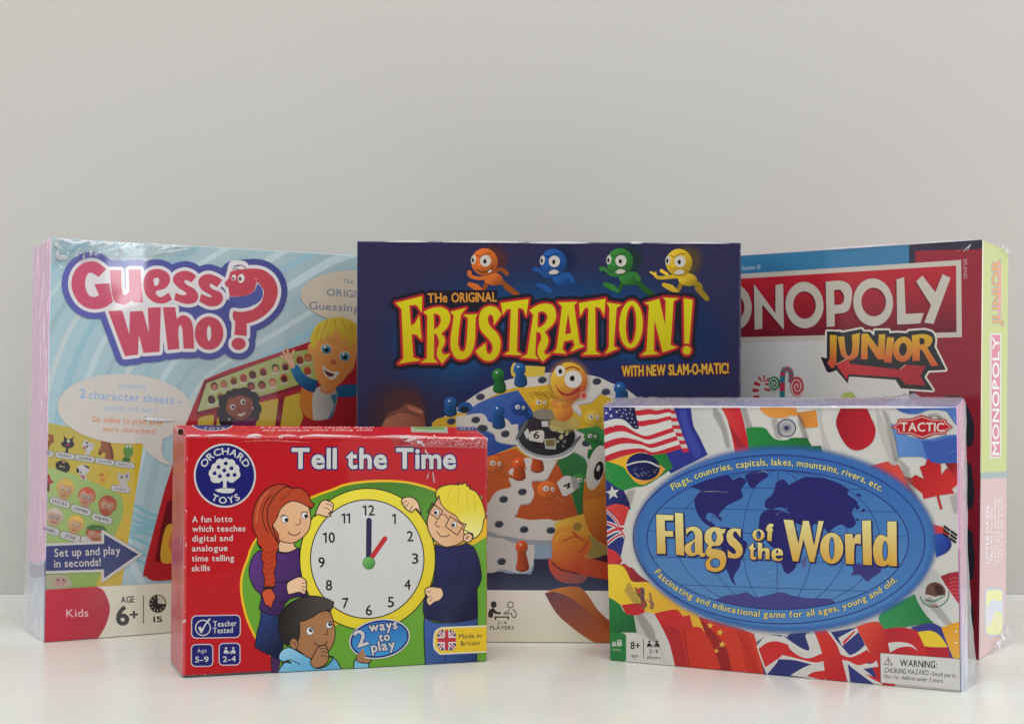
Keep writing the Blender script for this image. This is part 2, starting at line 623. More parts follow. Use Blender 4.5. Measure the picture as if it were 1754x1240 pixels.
def carton(root, C, side_cols, mats, bevel=0.0010, segs=2, wear=(150, 150, 160), film_sides=('left', 'right')):
    """C: dict of 8 corners; side_cols: colour per side; mats: (print, film)."""
    bm = bmesh.new()
    wc = ink(wear)
    key = ['fbl', 'fbr', 'ftr', 'ftl', 'bbl', 'bbr', 'btr', 'btl']
    V = {k: bm.verts.new(Vector(C[k]) - root.location) for k in key}
    sides = {'front': ('fbl', 'fbr', 'ftr', 'ftl'), 'back': ('bbr', 'bbl', 'btl', 'btr'), 'top': ('ftl', 'ftr', 'btr', 'btl'),
             'bottom': ('bbl', 'bbr', 'fbr', 'fbl'), 'left': ('bbl', 'fbl', 'ftl', 'btl'), 'right': ('fbr', 'bbr', 'btr', 'ftr')}
    ly = bm.loops.layers.float_color.new('Ink')
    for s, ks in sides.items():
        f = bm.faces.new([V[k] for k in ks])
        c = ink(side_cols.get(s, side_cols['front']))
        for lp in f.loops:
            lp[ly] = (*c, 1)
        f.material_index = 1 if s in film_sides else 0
    bmesh.ops.recalc_face_normals(bm, faces=bm.faces[:])
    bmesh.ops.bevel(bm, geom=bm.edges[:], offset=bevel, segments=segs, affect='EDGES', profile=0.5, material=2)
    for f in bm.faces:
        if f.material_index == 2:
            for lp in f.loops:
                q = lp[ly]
                lp[ly] = (0.03, 0.028, 0.035, 1) if all(v.co.z < bevel * 1.01 for v in f.verts) else tuple(q[i] * 0.5 + wc[i] * 0.5 for i in range(3)) + (1,)  # foot bevel painted near black as a contact shadow line
    o = mesh_obj('carton', bm, None, root)
    for m in mats:
        o.data.materials.append(m)
    return o

def corners(bl, br, tl, tr, depth, width=None, br_hidden=False, tr_on=None, back_rise=0.0, splay_l=0.0, splay_r=0.0, drop_back=0.0):
    """Eight corners of a carton standing on the table, from where its front corners are seen."""
    a = on_table(bl); b = on_table(br)
    e = (b - a); e.z = 0
    L = e.length
    e.normalize()
    n = Vector((e.y, -e.x, 0))
    if width:
        if br_hidden: b = a + e * width
        L = width
    pl = Plane(a, n)
    if tr_on: 
        t0, t1 = pl.hit(tl), pl.hit(tr_on)
        d = (t1 - t0); tlp = t0; trp = t0 + d * (width / (d.dot(e)))
    else:
        tlp, trp = pl.hit(tl), pl.hit(tr)
    C = dict(fbl=a, fbr=b, ftl=tlp, ftr=trp)
    for k in ('bl', 'br', 'tl', 'tr'):
        p = C['f' + k] - n * depth
        te = (trp - tlp).normalized() if k[0] == 't' else e
        if 'l' == k[1]: p = p - te * splay_l
        if 'r' == k[1]: p = p + te * splay_r
        if k[0] == 't': p = p + Vector((0, 0, back_rise))
        C['b' + k] = p
    return C, n, e

def face_plane(p, q, r, outward, inset_px=1.2, quad=None):
    n = (q - p).cross(r - p).normalized()
    if n.dot(outward) < 0: n = -n
    fp = Plane(p, n)
    if quad:
        pts = [pixel(x) for x in quad]
        cx = sum(p[0] for p in pts) / 4; cy = sum(p[1] for p in pts) / 4
        out = []
        for x, y in pts:
            d = math.hypot(x - cx, y - cy)
            out.append((x + (cx - x) / d * inset_px, y + (cy - y) / d * inset_px))
        fp.clip = out
    return fp
def front_of(C, n, inset=1.6):
    return face_plane(C['fbl'], C['fbr'], C['ftl'], n, inset, [C['fbl'], C['fbr'], C['ftr'], C['ftl']])
GROUP = 'boxed board games standing on the white table'
# ------------------------------------------------------------------ the five boxes, placed
GAIN[0] = 1.02
worn_shaded_edge = worn('rubbed_shaded_card_edge')
film = card('film_wrapped_side', 0.45, 0.6, 0.14, 0.003, 14, 0.0010, 30, (1, 1, 0.2))
print_red = card('glossy_red_card', 0.42, 0.25, 0.05, 0.0025, 10, spec=0.06)
print_flag = card('flag_card', 0.45, 0.28, 0.06, 0.002, 9, spec=0.06)
print_pale = card('film_wrapped_pale_card', 0.5, 0.55, 0.035, 0.0011, 9, spec=0.06)
print_far = card('wrapped_card', 0.5, 0.3, 0.05, 0.0018, 8, spec=0.06)

# red clock box, front left
TC, TN, TE = corners((312.3, 1161.2), (834.9, 1132.3), (316.6, 745.7), (835.8, 748.5), 0.042, back_rise=0.0052, splay_l=0.0085)
t_box = thing('board_game', TC['fbl'], 'red box with a clock and three cartoon children, lowest of the boxes', 'board game', GROUP)
carton(t_box, TC, dict(front=(186, 26, 34), top=(206, 40, 52), left=(176, 70, 78), right=(186, 26, 34), back=(186, 26, 34), bottom=(150, 40, 40)), (print_red, film, worn_shaded_edge), 0.0016, 3, (214, 60, 70))
t_front = front_of(TC, TN, 2.2)

# flag box, front right
LC, LN, LE = corners((1044.6, 1130.4), (1645.9, 1185.3), (1032.5, 695.2), (1639.4, 696.2), 0.030, back_rise=0.0048, splay_r=0.003)
l_box = thing('board_game', LC['fbl'], 'low wide box covered in national flags round a blue world map oval', 'board game', GROUP)
carton(l_box, LC, dict(front=(60, 62, 130), top=(112, 112, 176), left=(60, 70, 140), right=(232, 132, 182), back=(60, 62, 130), bottom=(60, 62, 130)), (print_flag, film, worn_shaded_edge), 0.0011, 2, (190, 192, 236), ('left', 'right', 'top'))  # pale bevel paints an edge highlight; pink right side paints strong light's bleaching
l_front = front_of(LC, LN)

GAIN[0] = 1.22
# dark blue box, back middle
FC, FN, FE = corners((610, 1097.7), (1270, 1102.7), (611.1, 412.5), (1269.7, 415.4), 0.040)
f_box = thing('board_game', FC['fbl'], 'tall dark blue box with yellow title and four running cartoon figures', 'board game', GROUP)
carton(f_box, FC, dict(front=(46, 44, 76), top=(60, 66, 110), left=(46, 44, 76), right=(50, 60, 110), back=(46, 44, 76), bottom=(46, 44, 76)), (print_far, film, worn_shaded_edge), 0.0011, 2, (96, 126, 176))
f_front = front_of(FC, FN)

# pale blue box, back left
GC, GN, GE = corners((75.3, 1100), (296.6, 1083), (86.8, 407.1), (86.8, 407.1), 0.056, width=0.267, br_hidden=True, tr_on=(609.8, 437.3), splay_l=0.010)
g_box = thing('board_game', GC['fbl'], 'tall pale blue box with red title in a blue outline, behind the red clock box', 'board game', GROUP)
carton(g_box, GC, dict(front=(152, 180, 188), top=(160, 190, 195), left=(238, 150, 190), right=(150, 180, 190), back=(150, 180, 190), bottom=(170, 40, 60)), (print_pale, film, worn_shaded_edge), 0.0011, 2, (160, 196, 196))  # pink left side has the bleaching of strong side light in its colour
g_front = front_of(GC, GN)

# dark red box, back right
yaw = math.radians(-37)
mbr = on_table((1677, 1130))
mbl = mbr - Vector((math.cos(yaw), math.sin(yaw), 0)) * 0.267
MN = Vector((math.sin(yaw), -math.cos(yaw), 0)); ME_ = Vector((math.cos(yaw), math.sin(yaw), 0))
mp = Plane(mbr, MN)
mtr = mp.hit((1683.5, 409.8)); mt2 = mp.hit((1272, 437))
mtl = mtr + (mt2 - mtr) * (0.267 / abs((mt2 - mtr).dot(ME_)))
MC = dict(fbl=mbl, fbr=mbr, ftl=mtl, ftr=mtr)
for k in ('bl', 'br', 'tl', 'tr'):
    MC['b' + k] = MC['f' + k] - MN * 0.062
m_box = thing('board_game', MC['fbl'], 'tall red box with white lettering and a yellow side, behind the flag box', 'board game', GROUP)
carton(m_box, MC, dict(front=(118, 30, 40), top=(90, 140, 175), left=(120, 40, 50), right=(188, 194, 134), back=(120, 40, 50), bottom=(120, 40, 50)), (print_far, print_far, worn_shaded_edge), 0.0011, 2, (170, 120, 130))
m_front = front_of(MC, MN)
GAIN[0] = 1.02
# ------------------------------------------------------------------ print on the red clock box
tA, tB, tC, tD = Z(290, 720, 5.636), Z(560, 720, 5.638), Z(290, 930, 5.168), Z(560, 930, 5.166)
SKIN, WHITE, NAVY, INKY = (238, 196, 158), (205, 203, 200), (30, 32, 108), (34, 26, 30)
def P_(z, x, y): return z.p(x, y)

a = Art(t_front)
ring_out = tC('905,1145c 900,1010 800,915 745,820 680,675 640,520 625,380 640,260 690,120') + tA('775,1240 850,1120 1100,880 1370,733 1578,655') + \
    tB('160,613 320,585 500,573 680,577 820,595 960,630 1070,672 1250,745 1420,855 1600,990c') + tD('1500,1300c') + tC('905,1300c')
a.sm(ring_out, (238, 186, 40))
def inset_pts(pts, d):
    q = smooth(pts, True, 4); cx, cy = 640, 980
    return [(x + (cx - x) / math.hypot(cx - x, cy - y) * d, y + (cy - y) / math.hypot(cx - x, cy - y) * d) for x, y in q]
lime = inset_pts(ring_out[:-3] , 4.0) 
lime = [p for p in lime] + [(900, 880), (900, 1240), (480, 1240)]
a.shape(lime, col=vgrad(822, 862, (66, 120, 40), (104, 162, 52)))
a.build('picture_ground', t_box, print_red)

a = Art(t_front)
CK = (629.6, 957.5)
a.shape(oval(CK, 116.5, 121.8, 0, 72), col=grad((560, 850), (740, 1070), (240, 222, 66), (226, 200, 40)))
a.ring(CK, 116.2, 121.4, 1.9, INKY, n=72)
clk = a.build('clock_picture', t_box, print_red)
a = Art(t_front)
a.shape(oval((629, 957.2), 97.2, 101.5, 0, 64), col=(208, 207, 206))
a.ring((629, 957.2), 97.2, 101.5, 1.9, INKY, n=64)
a.build('clock_face', clk, print_red)
a = Art(t_front)
for s, x, y in (('12', 631.5, 874), ('1', 675.8, 888.5), ('2', 702.8, 918.3), ('3', 711.4, 956.4), ('4', 698.2, 1001), ('5', 669.8, 1030.7), ('6', 632, 1044.8),
                ('7', 592, 1032.5), ('8', 563.6, 1002), ('9', 551.2, 963), ('10', 563.5, 920.5), ('11', 593.3, 887.6)):
    h, K1 = 17.2, (26, 24, 28)
    def one(cx):
        a.line([(cx - 3.2, y - h / 2 + 2.9), (cx + 0.9, y - h / 2 + 1.0), (cx + 0.9, y + h / 2 - 1.0)], 2.9, K1, curved=False)
    def digit(d, cx):
        a.text(d, (cx - 5.2, y + h / 2), (cx + 5.2, y + h / 2 - 0.3), h, K1, 0.022)
    if s == '1': one(x)
    elif s == '11': one(x - 4.2); one(x + 4.2)
    elif len(s) == 2: one(x - 6.2); digit(s[1], x + 5.0)
    else: digit(s, x)
a.build('clock_numerals', clk, print_red)
a = Art(t_front)
a.line(PX('632,891 631.5,962'), 9.4, (40, 32, 76), curved=False)
a.build('clock_hand', clk, print_red, 'long dark blue minute hand')
a = Art(t_front)
a.line([P_(tB, 560, 1140), (634, 958)], 8.4, (194, 38, 46), curved=False)
a.build('clock_hand', clk, print_red, 'short red hour hand')
a = Art(t_front)
a.shape(oval((631.8, 963.8), 10.3, 10.5), col=grad((626, 956), (640, 974), (120, 186, 96), (36, 128, 58)))
a.ring((631.8, 963.8), 10.2, 10.4, 1, (30, 84, 40))
a.build('clock_knob', clk, print_red)

# title
a = Art(t_front)
ol = ((7.2, (34, 34, 100)), (2.8, WHITE))
for s, x0, x1 in (('Tell', 500.5, 575.5), ('the', 594.5, 661.5), ('Time', 679.5, 779.5)):
    a.text(s, (x0, 801.6), (x1, 801.8), 33.5, WHITE, 0.02, outline=ol)
a.build('printed_title', t_box, print_red)

# round maker's emblem
a = Art(t_front)
EC = (385.2, 814.2)
a.shape(oval(EC, 53.2, 54.8, 0, 56), col=WHITE)
a.shape(oval(EC, 50.2, 51.8, 0, 56), col=NAVY)
a.arc_text('ORCHARD', oval((385.5, 814.5), 35.5, 36.5, 0, 40, 202, 338), 11.2, WHITE, 0.035)
a.arc_text('TOYS', oval((386, 814), 47.2, 48.0, 0, 24, 122, 57), 10.8, WHITE, 0.035)
tree = [oval(P_(tA, x, y), r / 5.636) for x, y, r in ((532, 480, 105), (430, 510, 50), (450, 455, 45), (490, 410, 42), (545, 395, 34), (595, 415, 42), (635, 465, 42), (640, 520, 46), (600, 560, 40), (620, 545, 40), (440, 560, 42), (470, 565, 38))]
a.shape(*[ccw(q) for q in tree], col=WHITE, rule='nz')
a.sm(tA('505,560c 520,600 517,650c 556,650c 552,600 572,565c'), WHITE)
a.sm(tA('440,668c 500,655 580,655 637,660c 610,695 540,702 470,690'), WHITE)
for x, y in ((545, 415), (475, 450), (600, 462), (530, 482), (437, 510), (567, 527), (630, 525), (488, 538)):
    a.oval(P_(tA, x, y), 3.6, 3.2, NAVY, n=12)
    a.line([P_(tA, x, y - 12), P_(tA, x + 8, y - 26)], 1.0, NAVY, curved=False)
a.build('maker_emblem', t_box, print_red)

# small print
a = Art(t_front)
for s, z, x0, x1, y in (('A fun lotto', tA, 222, 608, 982), ('which teaches', tA, 222, 733, 1073), ('digital and', tA, 222, 612, 1166),
                        ('analogue', tC, 202, 515, 72), ('time telling', tC, 200, 573, 160), ('skills', tC, 200, 360, 248)):
    p0, p1 = P_(z, x0, y), P_(z, x1, y - 5)
    a.text(s, p0, p1, 10.2, (214, 206, 204), 0.022)
a.build('printed_text', t_box, print_red)

# badges
def badge(x0, y0, x1, y1, r, sk):
    a = Art(t_front)
    a.shape(roundrect(x0, y0, x1, y1, r, sk), col=(200, 186, 196))
    a.shape(roundrect(x0 + 1.8, y0 + 1.8, x1 - 1.8, y1 - 1.8, r - 1.6, sk), col=NAVY)
    return a
a = badge(327.3, 1053.4, 412.5, 1093.4, 9, -1.6)
c = P_(tC, 298, 748)
a.ring(c, 12.6, 13, 1.8, WHITE, n=28)
a.sm(tC('255,745c 275,735c 288,757c 345,672 368,668c 320,730 290,790 275,790c'), WHITE)
a.text('Teacher', P_(tC, 390, 738), P_(tC, 597, 730), 9.4, WHITE, 0.022)
a.text('Tested', P_(tC, 388, 797), P_(tC, 562, 790), 9.4, WHITE, 0.022)
a.build('printed_badge', t_box, print_red, 'wide blue badge with a tick')
a = badge(327, 1102.6, 365.4, 1141.8, 8, -0.8)
a.text('Age', P_(tC, 248, 968), P_(tC, 330, 964), 6.8, WHITE)
a.text('5-9', P_(tC, 230, 1052), P_(tC, 348, 1050), 9.4, WHITE, 0.03)
a.build('printed_badge', t_box, print_red, 'square blue badge with an age range')
def two_players(a, x0, y0, x1, y1, col, col2=None):
    """Pictogram: two people at a small table."""
    w, h = x1 - x0, y1 - y0
    for s in (0, 1):
        cl = col if s == 0 or not col2 else col2
        q = lambda u, v: (x0 + (u if s == 0 else 1 - u) * w, y0 + v * h)
        a.oval(q(0.2, 0.16), 0.10 * w, 0.15 * h, cl, n=14)
        b = [q(0.0, 0.95), q(0.03, 0.6), q(0.14, 0.36), q(0.26, 0.4), q(0.36, 0.62), q(0.46, 0.66), q(0.46, 0.78), q(0.3, 0.8), q(0.22, 0.95)]
        a.shape(b, col=cl)
    a.shape([(x0 + .3 * w, y0 + .86 * h), (x0 + .7 * w, y0 + .86 * h), (x0 + .7 * w, y0 + 1.06 * h), (x0 + .63 * w, y0 + 1.06 * h), (x0 + .63 * w, y0 + .95 * h), (x0 + .37 * w, y0 + .95 * h), (x0 + .37 * w, y0 + 1.06 * h), (x0 + .3 * w, y0 + 1.06 * h)], col=col)
a = badge(374.4, 1100.6, 412, 1139.6, 8, -0.8)
two_players(a, 383, 1107.5, 403.6, 1119, WHITE)
a.text('2-4', P_(tC, 475, 1048), P_(tC, 588, 1045), 9.2, WHITE, 0.03)
a.build('printed_badge', t_box, print_red, 'square blue badge with two people')

# girl with a red plait
a = Art(t_front)
K = INKY
a.inked(tC('812,600c 960,640c 1000,700c 1010,900 975,1040 960,1145c 910,1145c 900,990c 830,960 757,915c 775,800 805,690'), grad(P_(tC, 780, 700), P_(tC, 980, 900), (42, 62, 116), (24, 30, 62)))
a.sm(tC('905,1000c 985,1050c 960,1145c 910,1145c'), (72, 40, 88))
girl = a.build('girl_picture', t_box, print_red)
a = Art(t_front)
a.inked(tC('960,80c 1040,88 1110,60 1150,40c 1155,180 1175,310 1225,470c 1100,480 1030,530 975,640c 870,624 795,580c 812,500 812,455c 750,390 712,300 708,220 735,130 790,65c'), grad(P_(tC, 760, 100), P_(tC, 1150, 400), (98, 58, 130), (58, 30, 84)))
a.line(tC('935,345 1000,348 1060,335'), 1.5, K)
a.line(tC('930,520 1000,520 1060,498'), 1.5, K)
a.build('girl_jumper', girl, print_red)
a = Art(t_front)
a.inked(tC('1040,360 1100,315 1160,298 1210,330 1215,380 1208,430 1190,450 1150,432 1080,448 1050,445'), SKIN)
a.line(tC('1212,345 1185,355 1178,350'), 1.2, K); a.line(tC('1214,385 1185,385 1172,378'), 1.2, K); a.line(tC('1203,425 1182,412 1172,402'), 1.2, K)
a.inked(tA('1405,922c 1430,850 1470,780 1530,765') + tB('0,770 50,795 62,830 45,880 15,895') + tA('1560,920 1500,925 1440,905'), SKIN)
a.line(tA('1510,800 1545,810 1570,830'), 1.2, K); a.line(tA('1490,840 1530,850 1560,880'), 1.2, K)
a.build('girl_hand', girl, print_red)
a = Art(t_front)
a.inked(tA('1195,655c 1120,622 1040,618 950,655 870,735 820,840 800,960 815,1060 850,1130 850,1180 880,1240') + tC('790,10c 822,60 812,120 832,180 822,240 842,300 838,385c 928,385c 940,320 928,250 950,180 945,100 975,20 985,-20c') + tA('1090,1170c 1380,835c 1400,800c 1372,790 1355,740 1320,690 1260,652'), grad(P_(tA, 820, 700), P_(tA, 1000, 1240), (176, 70, 44), (190, 66, 38)))
a.inked(tC('850,405c 820,440 835,500 850,545 882,555 897,592c 915,530 940,470 915,420 900,400c'), (206, 84, 50))
a.line(tC('838,392 930,390'), 3.6, K, curved=False)
for k in range(7):
    y = 60 + k * 48
    a.line(tC(f'{830 - (k % 2) * 6},{y} 880,{y + 26} {940 - k * 2},{y - 6}'), 1.0, (126, 36, 26))
a.build('girl_hair', girl, print_red)
a = Art(t_front)
a.inked(tC('965,20c 985,-40c 1115,-30c 1105,20 1130,42 1095,66 1040,82 970,76c'), (232, 188, 150))
a.inked(tA('1190,772c 1250,788 1330,822 1352,858 1365,930 1360,1010 1330,1080 1270,1140 1190,1180 1100,1172 1058,1148c 1050,1090 1012,1040 1000,1000 1040,940 1070,860 1130,800'), rgrad(P_(tA, 1210, 950), 36, 44, (244, 214, 180), (226, 168, 122)))
for ex, ey, r in ((1115, 952, 33), (1305, 915, 31)):
    a.oval(P_(tA, ex, ey), r / 5.636, r * 1.05 / 5.636, (226, 226, 226)); a.ring(P_(tA, ex, ey), r / 5.636, r * 1.05 / 5.636, 0.9, K)
    a.oval(P_(tA, ex + 14, ey + 6), 2.9, 3.2, K)
a.line(tA('1258,950 1268,985 1240,1008 1218,998'), 1.3, K)
a.line(tA('1145,1070 1160,1092 1210,1108 1250,1090 1262,1075'), 1.5, K)
a.line(tA('1075,930 1090,915 1120,912'), 1.2, K); a.line(tA('1275,890 1310,880 1335,890'), 1.2, K)
for fx, fy in ((1090, 1010), (1110, 1030), (1135, 1012), (1300, 985), (1320, 1000), (1210, 935)):
    a.oval(P_(tA, fx, fy), 0.9, 0.9, (206, 140, 96), n=8)
a.build('girl_face', girl, print_red)
a = Art(t_front)
a.inked(tA('1195,655c 1120,640 1040,700 990,770 950,850 950,960 980,1060 1050,1180c 1030,1120 1000,1040 1003,1000 1040,940 1070,860 1130,800 1192,775c 1260,790 1330,825 1380,838 1402,800c 1372,790 1355,740 1320,690 1260,652'), (180, 72, 42))
a.line(tA('985,725 930,790 900,890 915,1000 950,1080'), 1.3, K)
a.line(tA('1190,660 1160,700 1080,770'), 1.6, (140, 44, 30))
a.line(tA('960,680 890,760 850,870 840,980'), 3.0, (206, 104, 70))
a.build('girl_fringe', girl, print_red)

# dark haired boy thinking
a = Art(t_front)
a.inked(tC('955,1150c 1000,1075 1050,1040 1075,1060 985,1035 970,1000 990,955 1030,928 1078,925 1160,970 1235,1010c 1255,1030 1262,1070 1310,1108 1400,1080 1450,1010') + tD('20,1000 80,1030 110,1080 132,1118c 0,1150c'), grad(P_(tC, 980, 950), P_(tC, 1100, 1140), (150, 206, 232), (100, 170, 212)))
a.line(tC('1000,1060 1060,1030 1120,1050 1160,1075'), 1.5, K)
boy = a.build('dark_haired_boy_picture', t_box, print_red)
a = Art(t_front)
a.inked(tC('1150,690c 1250,650 1330,610 1420,585') + tD('30,605 55,680 70,760 70,830 50,900 10,960') + tC('1400,990 1330,1030 1230,1010 1170,968 1120,930 1100,880'), rgrad(P_(tC, 1330, 800), 34, 40, (198, 148, 106), (164, 114, 76)))
for ex, ey, r in ((1245, 775, 34), (1414, 722, 28)):
    a.oval(P_(tC, ex, ey), r / 5.168, r * 1.08 / 5.168, (226, 226, 228)); a.ring(P_(tC, ex, ey), r / 5.168, r * 1.08 / 5.168, 1, K)
    a.oval(P_(tC, ex + 8, ey - 8), 3.3, 3.7, K); a.oval(P_(tC, ex + 12, ey - 14), 1.1, 1.1, (226, 226, 228), n=8)
a.line(tC('1397,765 1402,790 1385,808 1368,805'), 1.4, K)
a.line(tC('1285,878 1310,900 1350,905 1385,890 1394,865'), 1.6, K)
a.build('boy_face', boy, print_red)
a = Art(t_front)
a.inked(tC('975,640 1020,570 1100,510 1200,475 1300,468 1400,492 1450,520') + tD('58,515c 52,560 20,605 0,590') + tC('1410,590 1330,610 1270,650 1200,682 1150,692c 1155,780 1145,850 1120,862c 1085,845 1060,890c 1040,905 985,830 965,740'), grad(P_(tC, 1000, 520), P_(tC, 1350, 520), (34, 30, 30), (74, 68, 66)))
a.build('boy_hair', boy, print_red)
a = Art(t_front)
a.inked(oval(P_(tC, 1103, 888), 7.2, 9.4, -10), (170, 120, 82))
a.line(tC('1085,870 1110,880 1115,905'), 1.1, K)
a.inked(tC('1250,1060 1270,1000 1310,930 1345,905 1385,905 1398,930 1410,985 1400,1050 1350,1088 1290,1102'), (170, 120, 84))
for y in (935, 965, 1000): a.line(tC(f'1340,{y} 1370,{y - 8} 1400,{y + 6}'), 1.2, K)
a.inked(tD('235,1108c 250,1030 300,1055 372,1060c 366,1100c'), (120, 190, 222))
a.inked(tD('265,1040 270,990 300,950 326,930 332,970 352,995 392,1012 370,1056 310,1055'), (172, 122, 86))
a.build('boy_hand', boy, print_red)

# fair boy with glasses
a = Art(t_front)
a.inked(tD('865,655c 1000,705 1330,650c 1325,1055c 870,1075c 858,760'), grad(P_(tD, 870, 700), P_(tD, 1330, 1000), (62, 96, 166), (34, 56, 112)))
a.line(tD('1045,985 1040,1065'), 1.5, K)
fair = a.build('fair_boy_picture', t_box, print_red)
a = Art(t_front)
a.inked(tD('960,8c 1040,36 1150,26 1230,0c 1290,30 1332,110 1356,210 1366,300 1350,360 1326,400c 1332,600 1330,662c 1200,692 1050,702 870,660c 850,570 880,420c 940,350 960,200'), grad(P_(tD, 900, 100), P_(tD, 1350, 500), (32, 34, 92), (16, 17, 56)))
a.line(tD('1185,90 1180,220 1160,300 1080,350'), 1.4, (14, 14, 40)); a.line(tD('1080,345 1130,400 1140,470'), 1.3, (14, 14, 40)); a.line(tD('900,580 1050,575 1300,520'), 1.4, (14, 14, 40))
a.build('boy_jumper', fair, print_red)
a = Art(t_front)
a.inked(tD('870,405 920,385 1010,395c 1030,450 1000,500 950,520 908,550 880,512 888,470 870,440'), SKIN)
for q in ('885,425 910,430 918,420', '890,470 905,478 922,462', '900,512 915,505 930,488'): a.line(tD(q), 1.2, K)
a.inked(tB('720,770 760,740 830,745 882,800 908,905c 860,850 820,882 775,862 738,820'), SKIN)
for q in ('735,795 770,775', '760,835 790,795', '800,870 825,820'): a.line(tB(q), 1.2, K)
a.build('boy_hand', fair, print_red)
a = Art(t_front)
a.inked(tB('1080,735c 1030,820 985,900 968,980 980,1060 1010,1120 1070,1180 1140,1218 1230,1205 1320,1160 1400,1090 1420,950 1300,800'), rgrad(P_(tB, 1120, 1020), 40, 44, (244, 212, 178), (228, 172, 126)))
for ex, ey in ((1058, 882), (1228, 1003)):
    a.oval(P_(tB, ex, ey), 4.7, 5.2, (226, 226, 228)); a.ring(P_(tB, ex, ey), 4.7, 5.2, 0.9, K); a.oval(P_(tB, ex - 8, ey + 5), 2.4, 2.8, K)
a.line(tB('1062,965 1048,1000 1068,1026 1090,1022'), 1.4, K)
a.line(tB('1062,1072 1100,1115 1150,1118 1182,1102'), 1.5, K)
a.build('boy_face', fair, print_red)
a = Art(t_front)
a.inked(tB('1060,760c 1050,700 1075,655 1130,630 1200,618 1278,622c 1262,598 1300,618c 1345,598c 1350,632 1388,635c 1375,655 1440,690 1490,770 1520,860 1532,930c 1512,960 1500,1040 1460,1110 1410,1138c 1405,1092 1360,1085 1325,1112c 1320,1050 1345,1000c 1290,980 1240,915c 1160,870 1100,800 1082,725c'), vgrad(880, 905, (232, 210, 56), (240, 232, 138)))
for q in ('1200,640 1160,760', '1280,650 1260,820', '1350,690 1360,860', '1420,740 1440,900'): a.line(tB(q), 1.2, (206, 180, 44))
a.build('boy_hair', fair, print_red)
a = Art(t_front)
a.inked(oval(P_(tB, 1360, 1130), 8.2, 7.4, -30), (236, 190, 150))
a.line(tB('1340,1140 1365,1110 1350,1145'), 1.1, K)
G_ = (62, 24, 40)
for q in ('1020,798 970,880 1072,952 1118,870', '1190,925 1143,1020 1256,1106 1318,1010'): a.line(tB(q), 1.6, G_, closed=True, curved=False)
a.line(tB('1105,908 1140,910 1165,945'), 1.5, G_); a.line(tB('1312,1045 1385,1088'), 1.5, G_, curved=False); a.line(tB('1010,800 1060,830'), 1.5, G_, curved=False)
a.build('boy_glasses', fair, print_red)

# oval '2 ways to play'
a = Art(t_front)
OC = P_(tD, 465, 845)
a.shape(oval(OC, 52.5, 33.6, -10, 56), col=(214, 212, 214)); a.shape(oval(OC, 50.6, 31.7, -10, 56), col=(36, 40, 112)); a.shape(oval(OC, 47.6, 28.8, -10, 56), col=vgrad(1065, 1122, (44, 110, 186), (66, 152, 212)))
ol = ((4.2, (36, 40, 112)), (1.2, WHITE))
a.text('2', P_(tD, 272, 920), P_(tD, 368, 890), 27, WHITE, 0.03, outline=ol)
a.text('ways', P_(tD, 378, 782), P_(tD, 622, 752), 15.5, WHITE, 0.03, outline=ol)
a.text('to', P_(tD, 465, 866), P_(tD, 556, 854), 14, WHITE, 0.03, outline=ol)
a.text('play', P_(tD, 398, 962), P_(tD, 606, 928), 16, WHITE, 0.03, outline=ol)
a.sm(tD('268,1040 272,990 300,950 326,930 330,968 345,992c 300,1040c'), (172, 122, 86))
a.build('printed_oval', t_box, print_red)

# 'Made in Britain' label
def union_jack(a, q, navy, white, red, clip):
    """q(u, v): point of the flag."""
    old, a.clip = a.clip, clip
    a.shape(clip, col=navy)
    for w, c in ((0.2, white), (0.075, red)):
        a.shape(*stroke_loops([q(0, 0), q(1, 1)], w * 30), *stroke_loops([q(1, 0), q(0, 1)], w * 30), col=c, rule='nz')
    for w, c in ((0.34, white), (0.2, red)):
        a.shape([q(0, .5 - w / 2), q(1, .5 - w / 2), q(1, .5 + w / 2), q(0, .5 + w / 2)], col=c)
        a.shape([q(.5 - w / 2, 0), q(.5 + w / 2, 0), q(.5 + w / 2, 1), q(.5 - w / 2, 1)], col=c)
    a.clip = old
a = Art(t_front)
def lab(d): return [P_(tD, x, y) for x, y in [(1500, 722 + d), (1425, 722 + d)]] + smooth([(x, y, 0) for x, y in [P_(tD, 1010, 740 + d), P_(tD, 955 + d * .6, 775 + d), P_(tD, 940 + d, 850), P_(tD, 945 + d, 930 - d), P_(tD, 1000, 985 - d)]], False) + [P_(tD, 1425, 965 - d), P_(tD, 1500, 965 - d)]
a.shape(lab(0), col=(224, 216, 190)); a.shape(lab(14), col=(232, 196, 44))
uj = roundrect(*P_(tD, 976, 765), *P_(tD, 1140, 946), 9)
uq = lambda u, v: P_(tD, 976 + 164 * u, 765 + 181 * v - 4 * u)
union_jack(a, uq, (40, 46, 110), (216, 210, 212), (190, 40, 58), uj)
a.text('Made in', P_(tD, 1170, 842), P_(tD, 1365, 834), 7.8, (56, 50, 60), 0.015)
a.text('Britain', P_(tD, 1184, 906), P_(tD, 1350, 898), 7.8, (56, 50, 60), 0.015)
a.build('printed_label', t_box, print_red, 'yellow label with a small flag')

